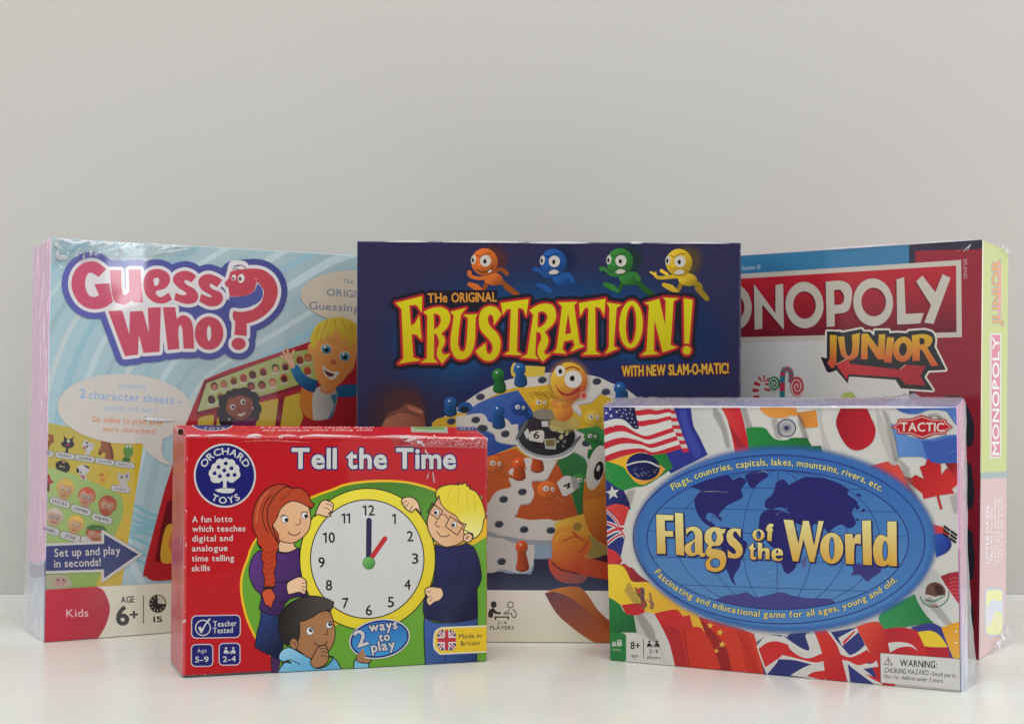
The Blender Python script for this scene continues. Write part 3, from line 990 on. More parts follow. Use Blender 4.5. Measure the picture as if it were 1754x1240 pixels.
# print on the top of the carton
t_top = face_plane(TC['ftl'], TC['ftr'], TC['btl'], Vector((0, 0, 1)), 0.8, [TC['ftl'], TC['ftr'], TC['btr'], TC['btl']])
a = Art(t_top)
a.shape(oval((364, 726), 36, 12, 0, 40), col=WHITE); a.shape(oval((364, 726), 34, 10.8, 0, 40), col=NAVY)
a.text('TOYS', (348, 735), (385, 735), 3.2, WHITE, 0.03)
a.text('A fun lotto which teaches digital', (445, 733.2), (640, 732.8), 2.6, (230, 214, 214), 0.02)
a.text('and analogue time telling skills', (450, 738.0), (638, 737.6), 3.0, (230, 214, 214), 0.02)
a.build('printed_text', t_box, print_red)
a = Art(t_top)
a.shape(PX('780,728 815,728 814,738 784,737.5'), col=NAVY)
a.text('5-9  2-4', (788, 736), (811, 736), 3, WHITE, 0.02)
a.build('printed_badge', t_box, print_red)
a = Art(t_top)
a.shape(PX('703,729 766,730 767,741.5 705,740'), col=(176, 190, 170))
a.shape(PX('706,731 762,732 760,736 712,735'), col=(128, 172, 84))
a.build('price_sticker', t_box, print_flag, 'small green and white sticker')
GAIN[0] = 1.0
# ------------------------------------------------------------------ print on the flag box
lA, lB, lC, lD = Z(1020, 670, 4.96), Z(1340, 670, 4.959), Z(1020, 900, 4.276), Z(1340, 900, 4.276)
lE, lF = Z(1115, 865, 7.973), Z(1325, 865, 7.973)
WH, RED, BLUE, GRN = (205, 203, 197), (190, 42, 52), (48, 54, 134), (42, 122, 62)
def flag(name, label=None):
    return a.build(name, l_box, print_flag, label)
a = Art(l_front)
a.shape(PX('1000,660 1690,660 1690,1220 1000,1220'), col=WH)
a.build('picture_ground', l_box, print_flag)

# blue, white and red flag
a = Art(l_front)
a.sm(lA('640,100c 810,100c 830,280 890,400 955,540c 640,700c 560,560 700,440'), BLUE)
a.sm(lA('700,100c 760,100c 800,300 880,460 900,560c 840,560c 760,380'), (62, 70, 156))
a.sm(lA('805,100c 1045,100c 1110,220 1150,330 1185,520c 955,540c 880,380 830,270'), grad(lA.p(830, 300), lA.p(1120, 300), (196, 194, 190), (208, 206, 202)))
a.sm(lA('1045,100c 1215,100c 1260,260 1315,520c 1185,520c 1145,330 1110,220'), grad(lA.p(1120, 250), lA.p(1250, 250), (204, 66, 66), (196, 40, 50)))
a.sm(lA('1045,100c 1075,140c 1150,300 1290,480c 1200,480c 1145,330 1110,220'), (160, 44, 52))
flag('printed_flag', 'blue, white and red striped flag')
# stars and stripes
R_, W_ = (190, 46, 58), (208, 206, 200)
a = Art(l_front)
tl = resample(lA('480,95 560,230 640,330 745,520'), 14); tr = resample(lA('650,95 690,220 745,380 797,512'), 14)
for i in range(13):
    a.shape([tuple(tl[i]), tuple(tr[i]), tuple(tr[i + 1]), tuple(tl[i + 1])], col=(R_ if i % 2 == 0 else (196, 192, 186)))
bands(a, lA('325,80 440,60 520,90 600,80 640,90'), lA('345,328 400,345 500,320 600,285 645,275'), [R_, W_, R_, W_, R_, W_][:6])
bands(a, lA('66,262 150,236 235,240 300,290 360,332 420,345 500,320 600,285 640,272'), lA('82,610 200,562 300,535 380,520 430,522 490,552 560,540 650,512 735,486'), [W_, R_, W_, R_, W_, R_])
a.sm(lA('40,100c 325,100c 345,200 370,318c 330,320 290,282 235,240 150,236 50,268c'), grad(lA.p(80, 200), lA.p(330, 230), (58, 60, 134), (34, 34, 66)))
for x, y, r in ((125, 150, 15), (90, 185, 15), (180, 175, 13), (133, 210, 16), (222, 212, 9), (205, 160, 8), (240, 150, 7), (255, 160, 8), (298, 155, 8), (290, 185, 8), (260, 195, 8), (312, 200, 7), (272, 228, 8), (310, 232, 8), (330, 265, 8), (345, 300, 7), (235, 185, 7), (300, 265, 7)):
    a.shape(star(lA.p(x, y), r / 4.96, 12), col=(214, 212, 214))
flag('printed_flag', 'red and white striped flag with a starred blue corner')
# green flag with a yellow diamond
a = Art(l_front)
a.sm(lA('60,600c 220,575 600,525c 660,650c 560,720 430,800 330,815 240,842 180,822 60,740c'), grad(lA.p(100, 650), lA.p(600, 600), (50, 140, 68), (40, 118, 56)))
a.sm(lA('108,597c 280,540 390,518 470,560 595,662c 530,730 410,795c 345,775 275,695 230,640'), grad(lA.p(200, 620), lA.p(520, 720), (226, 176, 52), (212, 146, 60)))
a.shape(oval(lA.p(405, 640), 29, 23, 14, 40), col=grad(lA.p(280, 600), lA.p(520, 700), (34, 38, 100), (28, 30, 62)))
a.line(lA('266,628 350,602 450,600 538,640'), 2.6, (200, 200, 196))
random.seed(8)
for i in range(26):
    a.oval(lA.p(random.uniform(320, 520), random.uniform(650, 720)), 0.6, 0.6, (200, 200, 206), n=6)
flag('printed_flag', 'green flag with a yellow diamond and a starry blue disc')
# white, red and blue flag with one star
a = Art(l_front)
a.sm(lA('80,740c 180,815 240,842c 280,920 300,1000c 180,1040c 80,1000c'), grad(lA.p(100, 800), lA.p(280, 950), (52, 58, 124), (36, 36, 86)))
a.shape(star(lA.p(146, 862), 12.5, -8, 0.42), col=WH)
a.sm(lA('85,985c 180,955 290,985c 250,1110 225,1250c 150,1250 85,1160c'), grad(lA.p(100, 1000), lA.p(260, 1100), (212, 74, 68), (196, 60, 58)))
flag('printed_flag', 'blue and red flag with a single white star')
# corner of a blue flag with crossed stripes
a = Art(l_front)
a.sm(lA('90,1000c 150,1040 230,1180 250,1240c 200,1500 230,1560 90,1500c'), (50, 56, 124))
for w, c in ((7, (208, 206, 204)), (3, (196, 56, 66))):
    a.line(lA('85,1010 160,1080 225,1190 250,1240'), w * .7, c); a.line(lA('85,1115 160,1140 225,1190'), w, c)
    a.line(lC('80,60 140,30 200,20'), w * 1.5, c); a.line(lC('85,130 150,80 200,60'), w, c)
a.shape(star(lC.p(232, 248), 14, 20, 0.42), col=WH)
a.sm(lC('60,160c 110,170 165,205 215,280 275,310c 320,360 400,415c 330,420 270,410 230,340 180,290 60,288c'), grad(lC.p(100, 220), lC.p(300, 380), (206, 58, 62), (140, 40, 52)))
a.shape(star(lC.p(232, 248), 15, 20, 0.42), col=WH)
flag('printed_flag', 'edge of a dark blue flag with crossed red and white stripes')
# green, white and red flag lower left
a = Art(l_front)
a.sm(lC('250,640c 360,635 440,650 510,770 545,870 590,1060c 300,1060c 290,780'), grad(lC.p(300, 750), lC.p(520, 800), (186, 184, 176), (206, 204, 198)))
a.sm(lC('60,505c 160,545 210,630 280,648c 302,785c 310,1060c 60,1060c'), grad(lC.p(120, 600), lC.p(290, 700), (46, 128, 66), (34, 92, 50)))
flag('printed_flag', 'green and white striped flag in the lower corner')
# red flag with small yellow stars
a = Art(l_front)
a.sm(lC('430,640c 590,610 700,640 790,675 1030,745 1160,790c 1190,880 1300,1160c 590,1060c 545,870 510,770'), grad(lC.p(560, 800), lC.p(1150, 1000), (196, 54, 46), (206, 66, 46)))
a.sm(lC('480,730c 600,740 650,900 680,1080c 590,1060c 545,870'), (176, 44, 48))
a.sm(lC('760,670c 850,760 960,900 1000,1090c 930,1080c 860,880 800,780'), (150, 40, 44))
a.sm(lC('1040,760c 1110,780 1180,960 1220,1120c 1120,1100c'), (192, 54, 42))
a.line(lC('590,640 640,740 690,1060'), 2, (150, 38, 40))
a.line(lC('1040,780 1120,920 1190,1100'), 2, (168, 44, 38))
for x, y, r in ((840, 730, 25), (912, 780, 26), (928, 868, 27), (886, 915, 20)):
    a.shape(star(lC.p(x, y), r / 4.276, 10), col=(226, 186, 70))
flag('printed_flag', 'red flag with small yellow stars')
# red, yellow, red flag
a = Art(l_front)
a.sm(lC('60,285c 180,287 230,335 270,408 380,412 430,450 640,605c 750,650c 805,790c 770,745 715,740c 690,660c 640,660 590,615 430,642c 360,625 330,572 190,582c 130,540 60,505c'), grad(lC.p(120, 400), lC.p(480, 560), (236, 206, 60), (222, 172, 58)))
a.sm(lC('190,580c 330,570 365,632c 300,655 225,645c'), (190, 46, 50))
a.sm(lC('430,642c 590,612 640,660 690,650c 715,740c 640,760 540,730 480,730c'), (196, 50, 50))
random.seed(3)
a.sm(lC('285,440c 310,460 340,450 360,470 360,530 380,580 360,605 335,590 330,540 305,500'), (120, 84, 60))
for x, y, w, h in ((320, 475, 16, 22), (345, 480, 12, 20), (345, 530, 14, 22), (352, 575, 14, 16)):
    a.oval(lC.p(x, y), w / 4.276 / 1.3, h / 4.276 / 1.3, random.choice([(196, 60, 60), (188, 170, 120), (90, 70, 110)]), n=10)
a.sm(lC('390,490c 410,490c 415,540 430,580 425,610c 395,610c 400,560'), (150, 110, 70))
a.line(lC('378,545 428,570'), 1.6, (96, 70, 120))
flag('printed_flag', 'red and yellow striped flag with a small coat of arms')
# orange, white and green flag with a wheel
a = Art(l_front)
a.sm(lA('1395,100c 1400,150 1440,195 1490,222 1560,228 1640,218c') + lB('60,205 115,210 132,200c 105,100c'), grad(lA.p(1420, 170), lA.p(1640, 170), (222, 150, 72), (214, 140, 60)))
a.sm(lB('118,182c 200,172 288,160c 305,302c 220,312 180,306c 150,250'), grad(lB.p(150, 200), lB.p(300, 280), (196, 126, 56), (222, 144, 62)))
a.sm(lA('1278,316c 1360,304 1440,314 1480,362 1520,402 1580,416 1640,412c') + lB('80,396 212,395c 250,466c 330,462c 350,560c 100,560c') + lA('1315,560c'), grad(lA.p(1320, 400), lB.p(200, 430), (44, 132, 66), (34, 106, 52)))
wc = lB.p(37, 312)
a.ring(wc, 15.2, 14.8, 1.6, (40, 42, 92)); a.oval(wc, 2.6, 2.6, (40, 42, 92))
for i in range(24):
    t = math.radians(i * 15)
    a.line([wc, (wc[0] + 14 * math.cos(t), wc[1] + 13.6 * math.sin(t))], 0.55, (56, 58, 104), curved=False)
flag('printed_flag', 'orange, white and green flag with a blue spoked wheel')
# white flag with a red disc
a = Art(l_front)
a.sm(lB('800,150c 880,320 940,480 985,620c 935,625c 880,500 820,330'), (186, 184, 178))
a.sm(lB('300,150c 330,150c 340,300 390,460 420,540c 360,540c 325,320'), (186, 184, 178))
a.sm(lB('520,100c 700,100c 750,215 792,320 772,420 705,482 620,502 550,465 490,375 458,280 470,205'), grad(lB.p(480, 250), lB.p(780, 350), (156, 34, 44), (186, 38, 50)))
flag('printed_flag', 'white flag with a red disc')
# pale blue and white flag with a sun
a = Art(l_front)
a.sm(lB('960,100c 970,150 1050,188 1150,192 1250,160 1380,168 1420,210 1490,310c 1530,310c 1530,100c'), grad(lB.p(1000, 150), lB.p(1450, 200), (66, 96, 176), (86, 122, 186)))
a.sm(lB('918,275c 1000,300 1050,370 1130,395 1250,405 1380,376 1530,366c 1530,605c 1400,612 1250,606 1200,562 1080,555 985,562c 960,420'), grad(lB.p(950, 350), lB.p(1480, 500), (104, 146, 206), (70, 104, 176)))
a.sm(lB('1180,420c 1300,420 1420,390 1530,380c 1530,600c 1300,610 1230,560'), (62, 92, 168))
for i in range(9):
    t = math.radians(-150 + i * 17)
    a.line([lB.p(1290 + 40 * math.cos(t), 245 + 30 * math.sin(t)), lB.p(1290 + 75 * math.cos(t), 245 + 58 * math.sin(t))], 1.1, (92, 84, 70), curved=False)
flag('printed_flag', 'pale blue and white striped flag with sun rays')
# red and white flag with a maple leaf
a = Art(l_front)
a.sm(lB('720,640c 900,594c 935,632c 988,624c 1060,760 1150,930c 1150,1000c 900,800c'), grad(lB.p(800, 640), lB.p(1100, 850), (204, 70, 60), (214, 88, 74)))
a.sm(lB('1385,612c 1530,605c 1530,790c 1490,760c 1430,690'), grad(lB.p(1400, 640), lB.p(1490, 720), (130, 36, 44), (190, 50, 56)))
a.shape([p[:2] for p in lB('1238,568 1262,598 1310,612 1346,616 1350,708 1398,650 1432,690 1490,760 1488,790 1440,830 1462,866 1335,882 1200,914 1190,868 1080,780 1045,725 1095,738 1132,708 1202,745 1166,640 1212,628 1222,600')], col=grad(lB.p(1150, 650), lB.p(1420, 850), (176, 40, 44), (206, 52, 54)))
a.shape([p[:2] for p in lB('1308,884 1328,880 1362,1000 1340,1002')], col=(186, 44, 50))
flag('printed_flag', 'white flag with a red maple leaf')
# flag with a red and blue disc and black bars
a = Art(l_front)
a.sm(lD('1060,-10c 1120,-5 1180,15 1222,72c 1130,90c'), (204, 62, 58))
a.sm(lD('1090,80c 1140,58 1200,66 1240,132 1212,190 1130,232c'), grad(lD.p(1130, 120), lD.p(1240, 160), (48, 84, 176), (44, 48, 120)))
for i in range(3):
    for j in range(2):
        if (i, j) == (1, 0): pass
        x, y = 1205 + j * 52 - i * 4 + 0, 12 + i * 26 + j * 36
        a.shape([p[:2] for p in lD(f'{x - 18},{y - 16} {x + 28},{y + 18} {x + 18},{y + 30} {x - 28},{y - 4}')], col=(34, 32, 40))
flag('printed_flag', 'white flag with a blue disc and black bars')
# green, white and red flag with an emblem
a = Art(l_front)
a.sm(lD('1160,372c 1230,345 1340,332c 1340,640c 1295,600 1210,455'), grad(lD.p(1180, 380), lD.p(1300, 500), (150, 44, 56), (186, 50, 62)))
for y in range(390, 560, 28): a.line(lD(f'1225,{y} 1265,{y - 10} 1290,{y - 4}'), 0.7, (206, 120, 130))
a.sm(lD('970,500c 1000,570 1060,660 1145,748c 1040,720 850,748 735,752c 720,640'), grad(lD.p(780, 700), lD.p(1080, 640), (54, 142, 84), (42, 116, 66)))
a.sm(lD('975,510c 1110,320c 1160,372c 1210,455 1340,640c 1340,700c 1230,725 1150,748c 1060,660 1000,570'), grad(lD.p(1030, 560), lD.p(1200, 640), (184, 182, 180), (206, 204, 200)))
a.sm(lD('1045,500c 1060,440 1110,412 1160,425 1195,470 1190,520c 1160,500 1130,520 1090,510'), (104, 72, 62))
a.sm(lD('1110,440c 1150,435 1180,480 1170,510 1130,500'), (66, 48, 46))
a.line(lD('1010,520 1040,570 1110,595 1170,580 1215,530 1220,480'), 2.2, (74, 116, 88))
a.line(lD('1050,540 1110,552 1175,520'), 3, (96, 140, 110))
a.line(lD('1100,580 1140,590'), 2, (190, 90, 90))
flag('printed_flag', 'green, white and red flag with an eagle emblem')
# small piece of flag lower right
a = Art(l_front)
a.sm(lD('975,742c 1080,712 1160,742 1205,840 1225,960c 1290,980c 1290,900 1180,800 1170,740c'), (60, 62, 132))
a.sm(lD('940,742c 1080,712 1160,740 1195,810 1230,960c 1180,900c 1000,790c'), (60, 62, 132))
a.sm(lD('990,778c 1090,768 1160,810 1212,888c 1130,888 1030,882c'), (228, 196, 58))
a.sm(lD('1030,880c 1130,890 1212,888c 1235,990c 1060,990c'), (176, 42, 54))
a.sm(lD('1165,745c 1230,720 1340,690c 1340,1000c 1260,985c 1215,880'), grad(lD.p(1190, 780), lD.p(1290, 900), (222, 158, 48), (228, 172, 76)))
flag('printed_flag', 'striped blue, yellow and red flag beside an orange one')
# red flag with a crescent
a = Art(l_front)
a.sm(lD('730,760c 860,742 985,765c 1040,880 1075,1000c 700,1000c'), grad(lD.p(760, 800), lD.p(1050, 900), (176, 44, 52), (194, 46, 52)))
a.sm(lD('755,860c 850,850 940,865 995,915c 940,885 860,890 785,930c'), WH)
flag('printed_flag', 'red flag with a white crescent')
a = Art(l_front)
a.sm(lD('530,745c 620,710 700,700c 745,760 790,930 830,1200c 680,1240c 640,960 590,830'), grad(lD.p(560, 800), lD.p(740, 900), (214, 76, 58), (184, 42, 46)))
flag('printed_flag', 'plain red fold of a flag')
# crossed flag at the bottom
a = Art(l_front)
a.sm(lC('1185,850c 1240,815 1330,800 1411,815c') + lD('60,790 200,780 340,780 540,745c 600,860 650,1000 735,1240c 0,1260c') + lC('1240,1100c'), grad(lD.p(50, 900), lD.p(600, 1100), (48, 54, 112), (56, 60, 124)))
W2, R2_ = (206, 203, 198), (200, 48, 50)
def ql(*s): return [q for z, t in s for q in z(t)]
a.sm(lD('0,800c 70,850 150,900 200,905 170,800 215,780c 300,900c 240,950 120,930 -20,850c'), W2)
a.sm(ql((lC, '1180,880c 1240,815 1330,805 1411,835c'), (lD, '40,860 110,925 180,945 250,925 330,900 500,945 610,870c 640,925c 520,965 640,1010 690,985c 705,1030c 560,1050c 440,990c 330,1000 250,1020 100,985 -30,975c'), (lC, '1330,1000 1255,1090c 1235,1040c 1205,960')), W2)
a.sm(lD('200,770c 345,760c 420,880 470,990 505,1180c 300,1120c 280,980 250,880'), W2)
a.sm(lD('330,770c 395,835c 490,945c 480,945 560,1000 620,1050c 470,980c'), W2)
a.sm(lD('410,820c 545,745c 560,775c 440,880c'), W2)
a.sm(lD('440,850c 530,765c 535,775c 450,870c'), R2_)
a.sm(lD('60,1095c 150,1040 240,1010 320,1030c 320,1130c'), W2)
a.sm(lD('180,1100c 230,1070 310,1060 325,1075c 310,1130c'), R2_)
a.sm(lD('430,985c 520,985c 735,1160c 735,1240c 690,1170c 540,1060 480,1010c 500,1150c'), W2)
a.sm(lD('600,1080c 740,1130c 740,1160c 660,1120c'), R2_)
a.sm(ql((lC, '1195,900c 1260,855 1330,845 1411,870c'), (lD, '60,905 130,955 200,968 290,935 380,920 500,962 625,905c 665,985c 560,1020 470,985 330,985 240,1000 110,970 0,945c'), (lC, '1340,970 1245,1035c')), R2_)
a.sm(lD('232,770c 325,765c 400,870 440,990 488,1180c 318,1130c 300,980 275,880'), grad(lD.p(250, 850), lD.p(450, 1000), (206, 58, 50), (190, 42, 48)))
flag('printed_flag', 'dark blue flag with red and white crosses')

a = Art(l_front)
for z, q, k in ((lA, '1000,135 1060,200 1110,330 1140,480 1120,480 1080,330 1010,200', .35), (lA, '1240,140 1270,140 1300,240 1330,310 1290,310', .35), (lA, '1500,240 1530,235 1560,300 1580,400 1540,390', .3),
                (lB, '140,200 165,240 215,400 190,400 150,280', .4), (lB, '860,160 890,200 960,400 985,600 960,600 920,400', .3), (lB, '1000,580 1060,640 1140,900 1110,900 1040,720', .3), (lB, '1430,900 1480,860 1490,1000 1470,1040', .25),
                (lC, '300,660 340,650 420,760 480,1000 450,1000 380,800', .3), (lC, '240,420 300,500 330,580 290,570 220,470', .3), (lD, '1040,540 1080,520 1180,640 1240,720 1200,720', .25), (lA, '280,850 330,830 300,960 270,920', .3)):
    a.soft([p[:2] for p in z(q)], (120, 114, 112), 4, k)
flag('printed_shading', 'grey folds in the pale flags')
# the blue oval with the map
a = Art(l_front)
ov = oval((1344.5, 924), 250.5, 150.5, 1.5, 96)
a.soft(ov, (64, 110, 176), 15)
a.shape(oval((1344.5, 924), 249, 149, 1.5, 96), col=vgrad(790, 1060, (58, 104, 172), (76, 126, 184)))
globe = a.build('map_oval', l_box, print_flag, 'blue oval with a world map')
a = Art(l_front)
DK = (42, 42, 108)
g2 = oval((1332.4, 924), 223.8, 119, 0.9, 80)
a.shape(g2, col=vgrad(810, 1040, (62, 112, 176), (86, 134, 186)))
old = a.clip; a.clip = g2
for k in (-.78, -.53, -.27, 0, .27, .53, .78):
    rx = 223.8 * abs(k)
    half = oval((1332.4, 924), rx, 119, 0.9, 30, 90 if k < 0 else -90, 270 if k < 0 else 90) if k else [(1333, 800), (1331, 1044)]
    a.line([(*p, True) for p in half], 1.0, DK, curved=False)
for y, s in ((835, 4), (872, 5), (912, 7), (957, 10), (1004, 11)):
    a.line([(1100, y - s * .5, True), (1570, y + s * 1.0, True)], 0.9, DK, curved=False)
land = (44, 42, 106)
a.sm(lA('785,800c 850,770 900,738 960,708 1060,698 1140,720 1170,752 1230,728 1283,760 1262,800 1240,840 1252,900 1180,940 1120,970 1080,1010 1050,1050 1065,1095c 1030,1060 1000,1040 960,1030 940,1080 1000,1120 1025,1160c 960,1140 900,1090 860,1020 840,930 862,880 890,840 838,822'), land)
a.sm(lA('1270,715c 1330,690 1440,688 1465,722 1400,770 1340,822 1300,792'), land)
a.sm(lE('790,260c 870,260 880,290 980,300 1080,310 1200,400 1260,470 1320,520 1290,640 1230,760 1215,840 1160,920 1130,1000 1170,1090c 1110,1050 1060,930 1020,850 980,700 950,560 900,400'), land)
a.sm(lE('850,170c 930,140 970,190 960,210c 910,180'), land)
a.sm(lA('1437,965c 1450,920 1500,880 1525,820 1540,770 1600,748 1640,790c') + lB('60,792 120,762 200,728 330,735 460,770 560,832 555,872 620,920 642,960 590,1022 625,1100 610,1145 560,1162 500,1130 430,1165 395,1215c 340,1140 270,1130 210,1210c 160,1140 90,1110 40,1090c 60,1030 0,1000c') + lA('1637,1000 1560,985 1500,1000 1450,990'), land)
a.sm(lA('1390,1120c 1400,1060 1430,1020 1500,1000 1560,1010 1640,1030c') + lB('60,1060c 90,1150 130,1190c') + lF('330,380c 250,480 210,560 240,640 330,720 320,800 280,880 200,935 140,890 110,800 60,700 0,580c') + lE('1640,560c 1560,470 1480,420 1470,330'), land)
a.sm(lF('430,700c 450,690 440,840c 400,840 395,770'), (92, 88, 146))
a.sm(lF('1050,960c 1090,900 1080,830 1150,800 1250,810 1340,790 1460,840 1460,910 1360,980 1280,1040 1220,980 1160,945'), (64, 60, 122))
a.sm(lC('880,540c 960,510 1050,500 1110,485 1180,522 1290,500 1360,485 1411,500c') + lD('80,512 200,530 350,535 410,580c 300,640c 0,680c') + lC('1100,640c'), (70, 68, 132))
for x, y, w, h in ((650, 880, 22, 12), (690, 1010, 14, 16), (640, 985, 16, 20), (640, 1240 - 150, 14, 10)):
    a.oval(lB.p(x, y), w / 4.96, h / 4.96, land, 30, n=12)
a.clip = old
a.ring((1332.4, 924), 223.8, 119, 1.5, DK, 0.9, 80)
a.ring((1334.8, 923.5), 249.6, 144, 1.6, DK, 1.2, 90)
a.build('world_map', globe, print_flag)
a = Art(l_front)
YEL = (222, 214, 120)
a.arc_text('Flags, countries, capitals, lakes, mountains, rivers, etc.', oval((1333, 927), 237, 130.5, 1, 60, 220.2, 317.5), 11.0, YEL, 0.024, outline=((1.6, (44, 60, 120)),))
a.arc_text('Fascinating and educational game for all ages, young and old.', oval((1333, 925), 235.5, 132, 1, 70, 153.5, 29.5), 10.6, (224, 208, 110), 0.024, outline=((1.6, (44, 60, 120)),))
a.build('printed_text', globe, print_flag)

a = Art(l_front)
G = []
for s in ('75,125c 310,135c 305,205c 190,205c 195,350c 305,350c 305,430c 195,425c 205,660c 85,660c', '330,100c 440,112c 455,685c 345,672c',
          '1230,325c 1225,440c 1195,400 1160,355 1130,370 1125,420 1180,480 1240,550 1255,630 1220,700 1150,725 1055,710c 1050,605c 1090,640 1140,665 1165,640 1140,590 1070,530 1035,450 1045,370 1100,320 1150,312',
          '1575,325c 1590,280 1630,250 1675,260c 1670,295c 1650,300 1655,320c 1668,325c 1668,355c 1655,360c 1648,490c 1590,480c 1595,350c 1570,345c',
          '1330,580c 1400,510c 1405,580c 1430,585c 1430,605c 1405,605c 1405,690 1440,705c 1430,740 1370,735 1360,690 1360,605c',
          '1460,505c 1520,515c 1522,590c 1580,580 1620,610 1620,740c 1565,735c 1565,640 1540,620 1520,640 1515,735c 1465,730c'):
    G.append([smooth(lE(s))])
G.append([smooth(lE('480,320c 560,290 630,300 690,350 705,450 705,600 715,650 745,652c 735,695 690,702 645,668 580,692 510,680 465,620 470,550 520,510 600,460 600,390 570,350 530,352 485,402c')), smooth(lE('600,490c 560,540 550,600 575,645 605,640c'))])
G.append([smooth(lE('1025,322c 1000,388c 975,380c 990,470 940,545 865,552 840,560 830,590 930,605 1010,650 1030,750 1000,850 930,900 850,905 770,870 745,800 770,745 810,712c 760,680 750,620 790,545c 745,500 735,420 765,340 840,300 930,305 960,322')), oval(lE.p(866, 428), 35 / 7.97, 75 / 7.97, n=20), oval(lE.p(880, 787), 70 / 7.97, 68 / 7.97, n=24)])
G.append([oval(lE.p(1470, 405), 83 / 7.97, 78 / 7.97, n=28), oval(lE.p(1472, 402), 33 / 7.97, 58 / 7.97, n=20)])
G.append([smooth(lF('130,682c 30,686c 40,722 80,732 128,712c 110,750 60,760 0,742 -25,690 -15,620 40,588 100,600 128,645')), smooth(lF('32,655c 68,650c 62,612 45,608'))])
for s in ('140,195c 270,205c 340,530c 405,210c 485,215c 555,560c 615,215c 685,215c 555,775c 495,770c 410,460c 340,765c 265,760c', '975,390c 1080,390c 1090,470c 1130,400 1195,395c 1190,530c 1130,520 1105,560 1100,800c 990,800c', '1210,210c 1330,205c 1345,815c 1225,810c'):
    G.append([smooth(lF(s))])
G.append([oval(lF.p(795, 585), 158 / 7.97, 212 / 7.97, n=36), oval(lF.p(797, 585), 38 / 7.97, 155 / 7.97, n=24)])
G.append([smooth(lF('1555,220c 1680,220c 1685,830c 1580,825c 1565,800c 1500,832 1400,790 1360,620 1390,470 1460,402 1555,435c')), oval(lF.p(1525, 620), 40 / 7.97, 136 / 7.97, n=24)])
sh = [[[(x + 1.6, y + 1.8) for x, y in L] for L in g] for g in G]
a.shape(*[q for g in sh for L in g[:1] for q in stroke_loops(L, 3.0, True)], col=(40, 40, 92), rule='nz')
a.shape(*[q for g in G for L in g for q in stroke_loops(L, 2.6, True)], col=(52, 44, 74), rule='nz')
for g in G:
    ys = [p[1] for p in g[0]]
    small = max(ys) - min(ys) < 45 and min(p[0] for p in g[0]) > 1280 and max(p[0] for p in g[0]) < 1345
    y0, y1 = (min(ys), max(ys)) if small else (885, 962)
    a.shape(*g, col=vgrad(y0, y1, (226, 218, 150), (212, 164, 70)))
a.build('printed_title', globe, print_flag)

# maker's badge
a = Art(l_front)
bd = '935,305 985,270 985,240 1090,238 1185,205 1280,240 1390,240 1395,270 1445,305 1395,330 1390,360 1290,362 1185,402 1090,362 980,358 980,330'
q = [p[:2] for p in lB(bd)]
a.shape(*stroke_loops(q, 1.8, True), q, col=(174, 36, 44), rule='nz')
cx, cy = lB.p(1188, 303)
a.shape([(cx + (x - cx) * .965, cy + (y - cy) * .91) for x, y in q], col=(222, 196, 188))
a.shape([(cx + (x - cx) * .935, cy + (y - cy) * .84) for x, y in q], col=(182, 36, 44))
a.text('TACTIC', lB.p(1005, 338), lB.p(1372, 342), 14.6, (214, 206, 198), 0.035)
for x0, x1, y in ((1005, 1075, 338), (1105, 1150, 341)): pass
a.build('maker_badge', l_box, print_flag)

# corner panel with ages and players
a = Art(l_front)
a.sm(lC('60,770c 200,780c 560,800c 580,1060c 60,1040c') if False else lC('190,780c 300,782c 400,830 470,900 500,1000 480,1030c 190,1020c'), (206, 204, 198))
a.shape(roundrect(*lC.p(40, 772), *lC.p(226, 985), 6, 3.2), col=(44, 124, 64))
for x in (130, 147, 168, 186):
    h = 20 if x < 150 else 34
    a.oval(lC.p(x, 880 - h - 6), 1.5, 1.6, (206, 212, 200), n=10)
    a.shape([p[:2] for p in lC(f'{x - 7},{880 - h + 2} {x + 7},{880 - h + 2} {x + 7},880 {x - 7},880')], col=(206, 212, 200))
a.text('family', lC.p(126, 913), lC.p(188, 916), 4.2, (186, 204, 180))
a.text('8+', lC.p(258, 900), lC.p(325, 903), 12.2, (34, 34, 36), 0.03)
a.text('age', lC.p(265, 958), lC.p(311, 960), 5.0, (34, 34, 36), 0.02)
a.line(lC('351,825 355,968'), 1.1, (34, 34, 36), curved=False)
two_players(a, *lC.p(378, 838), *lC.p(470, 888), (34, 34, 36))
a.text('2–9', lC.p(396, 932), lC.p(457, 936), 7.2, (34, 34, 36), 0.02)
a.text('players', lC.p(380, 970), lC.p(477, 976), 5.4, (34, 34, 36), 0.02)
a.build('printed_badge', l_box, print_flag, 'green and white corner panel with ages and players')

# warning label
a = Art(l_front)
a.shape([p[:2] for p in lD('718,930 1340,976 1340,1205 722,1146')], col=(210, 208, 204))
a.line(lD('718,930 1340,976'), 0.8, (120, 118, 120), curved=False)
a.line(lD('718,930 722,1146'), 0.8, (120, 118, 120), curved=False)
a.line(lD('776,964 748,1014 806,1018'), 1.1, (40, 40, 42), closed=True, curved=False)
a.line(lD('777,980 777,1000'), 1.2, (40, 40, 42), curved=False); a.oval(lD.p(777, 1008), .7, .7, (40, 40, 42), n=8)
a.text('WARNING:', lD.p(862, 1026), lD.p(1130, 1040), 11.4, (36, 36, 38), 0.022)
a.text('CHOKING HAZARD', lD.p(748, 1073), lD.p(1070, 1092), 8.4, (40, 40, 42), 0.008)
a.text('–Small parts.', lD.p(1076, 1094), lD.p(1276, 1110), 7.0, (40, 40, 42), 0.006)
a.text('Not for children under 3 years.', lD.p(748, 1114), lD.p(1182, 1148), 7.0, (40, 40, 42), 0.006)
a.build('warning_label', l_box, print_flag)

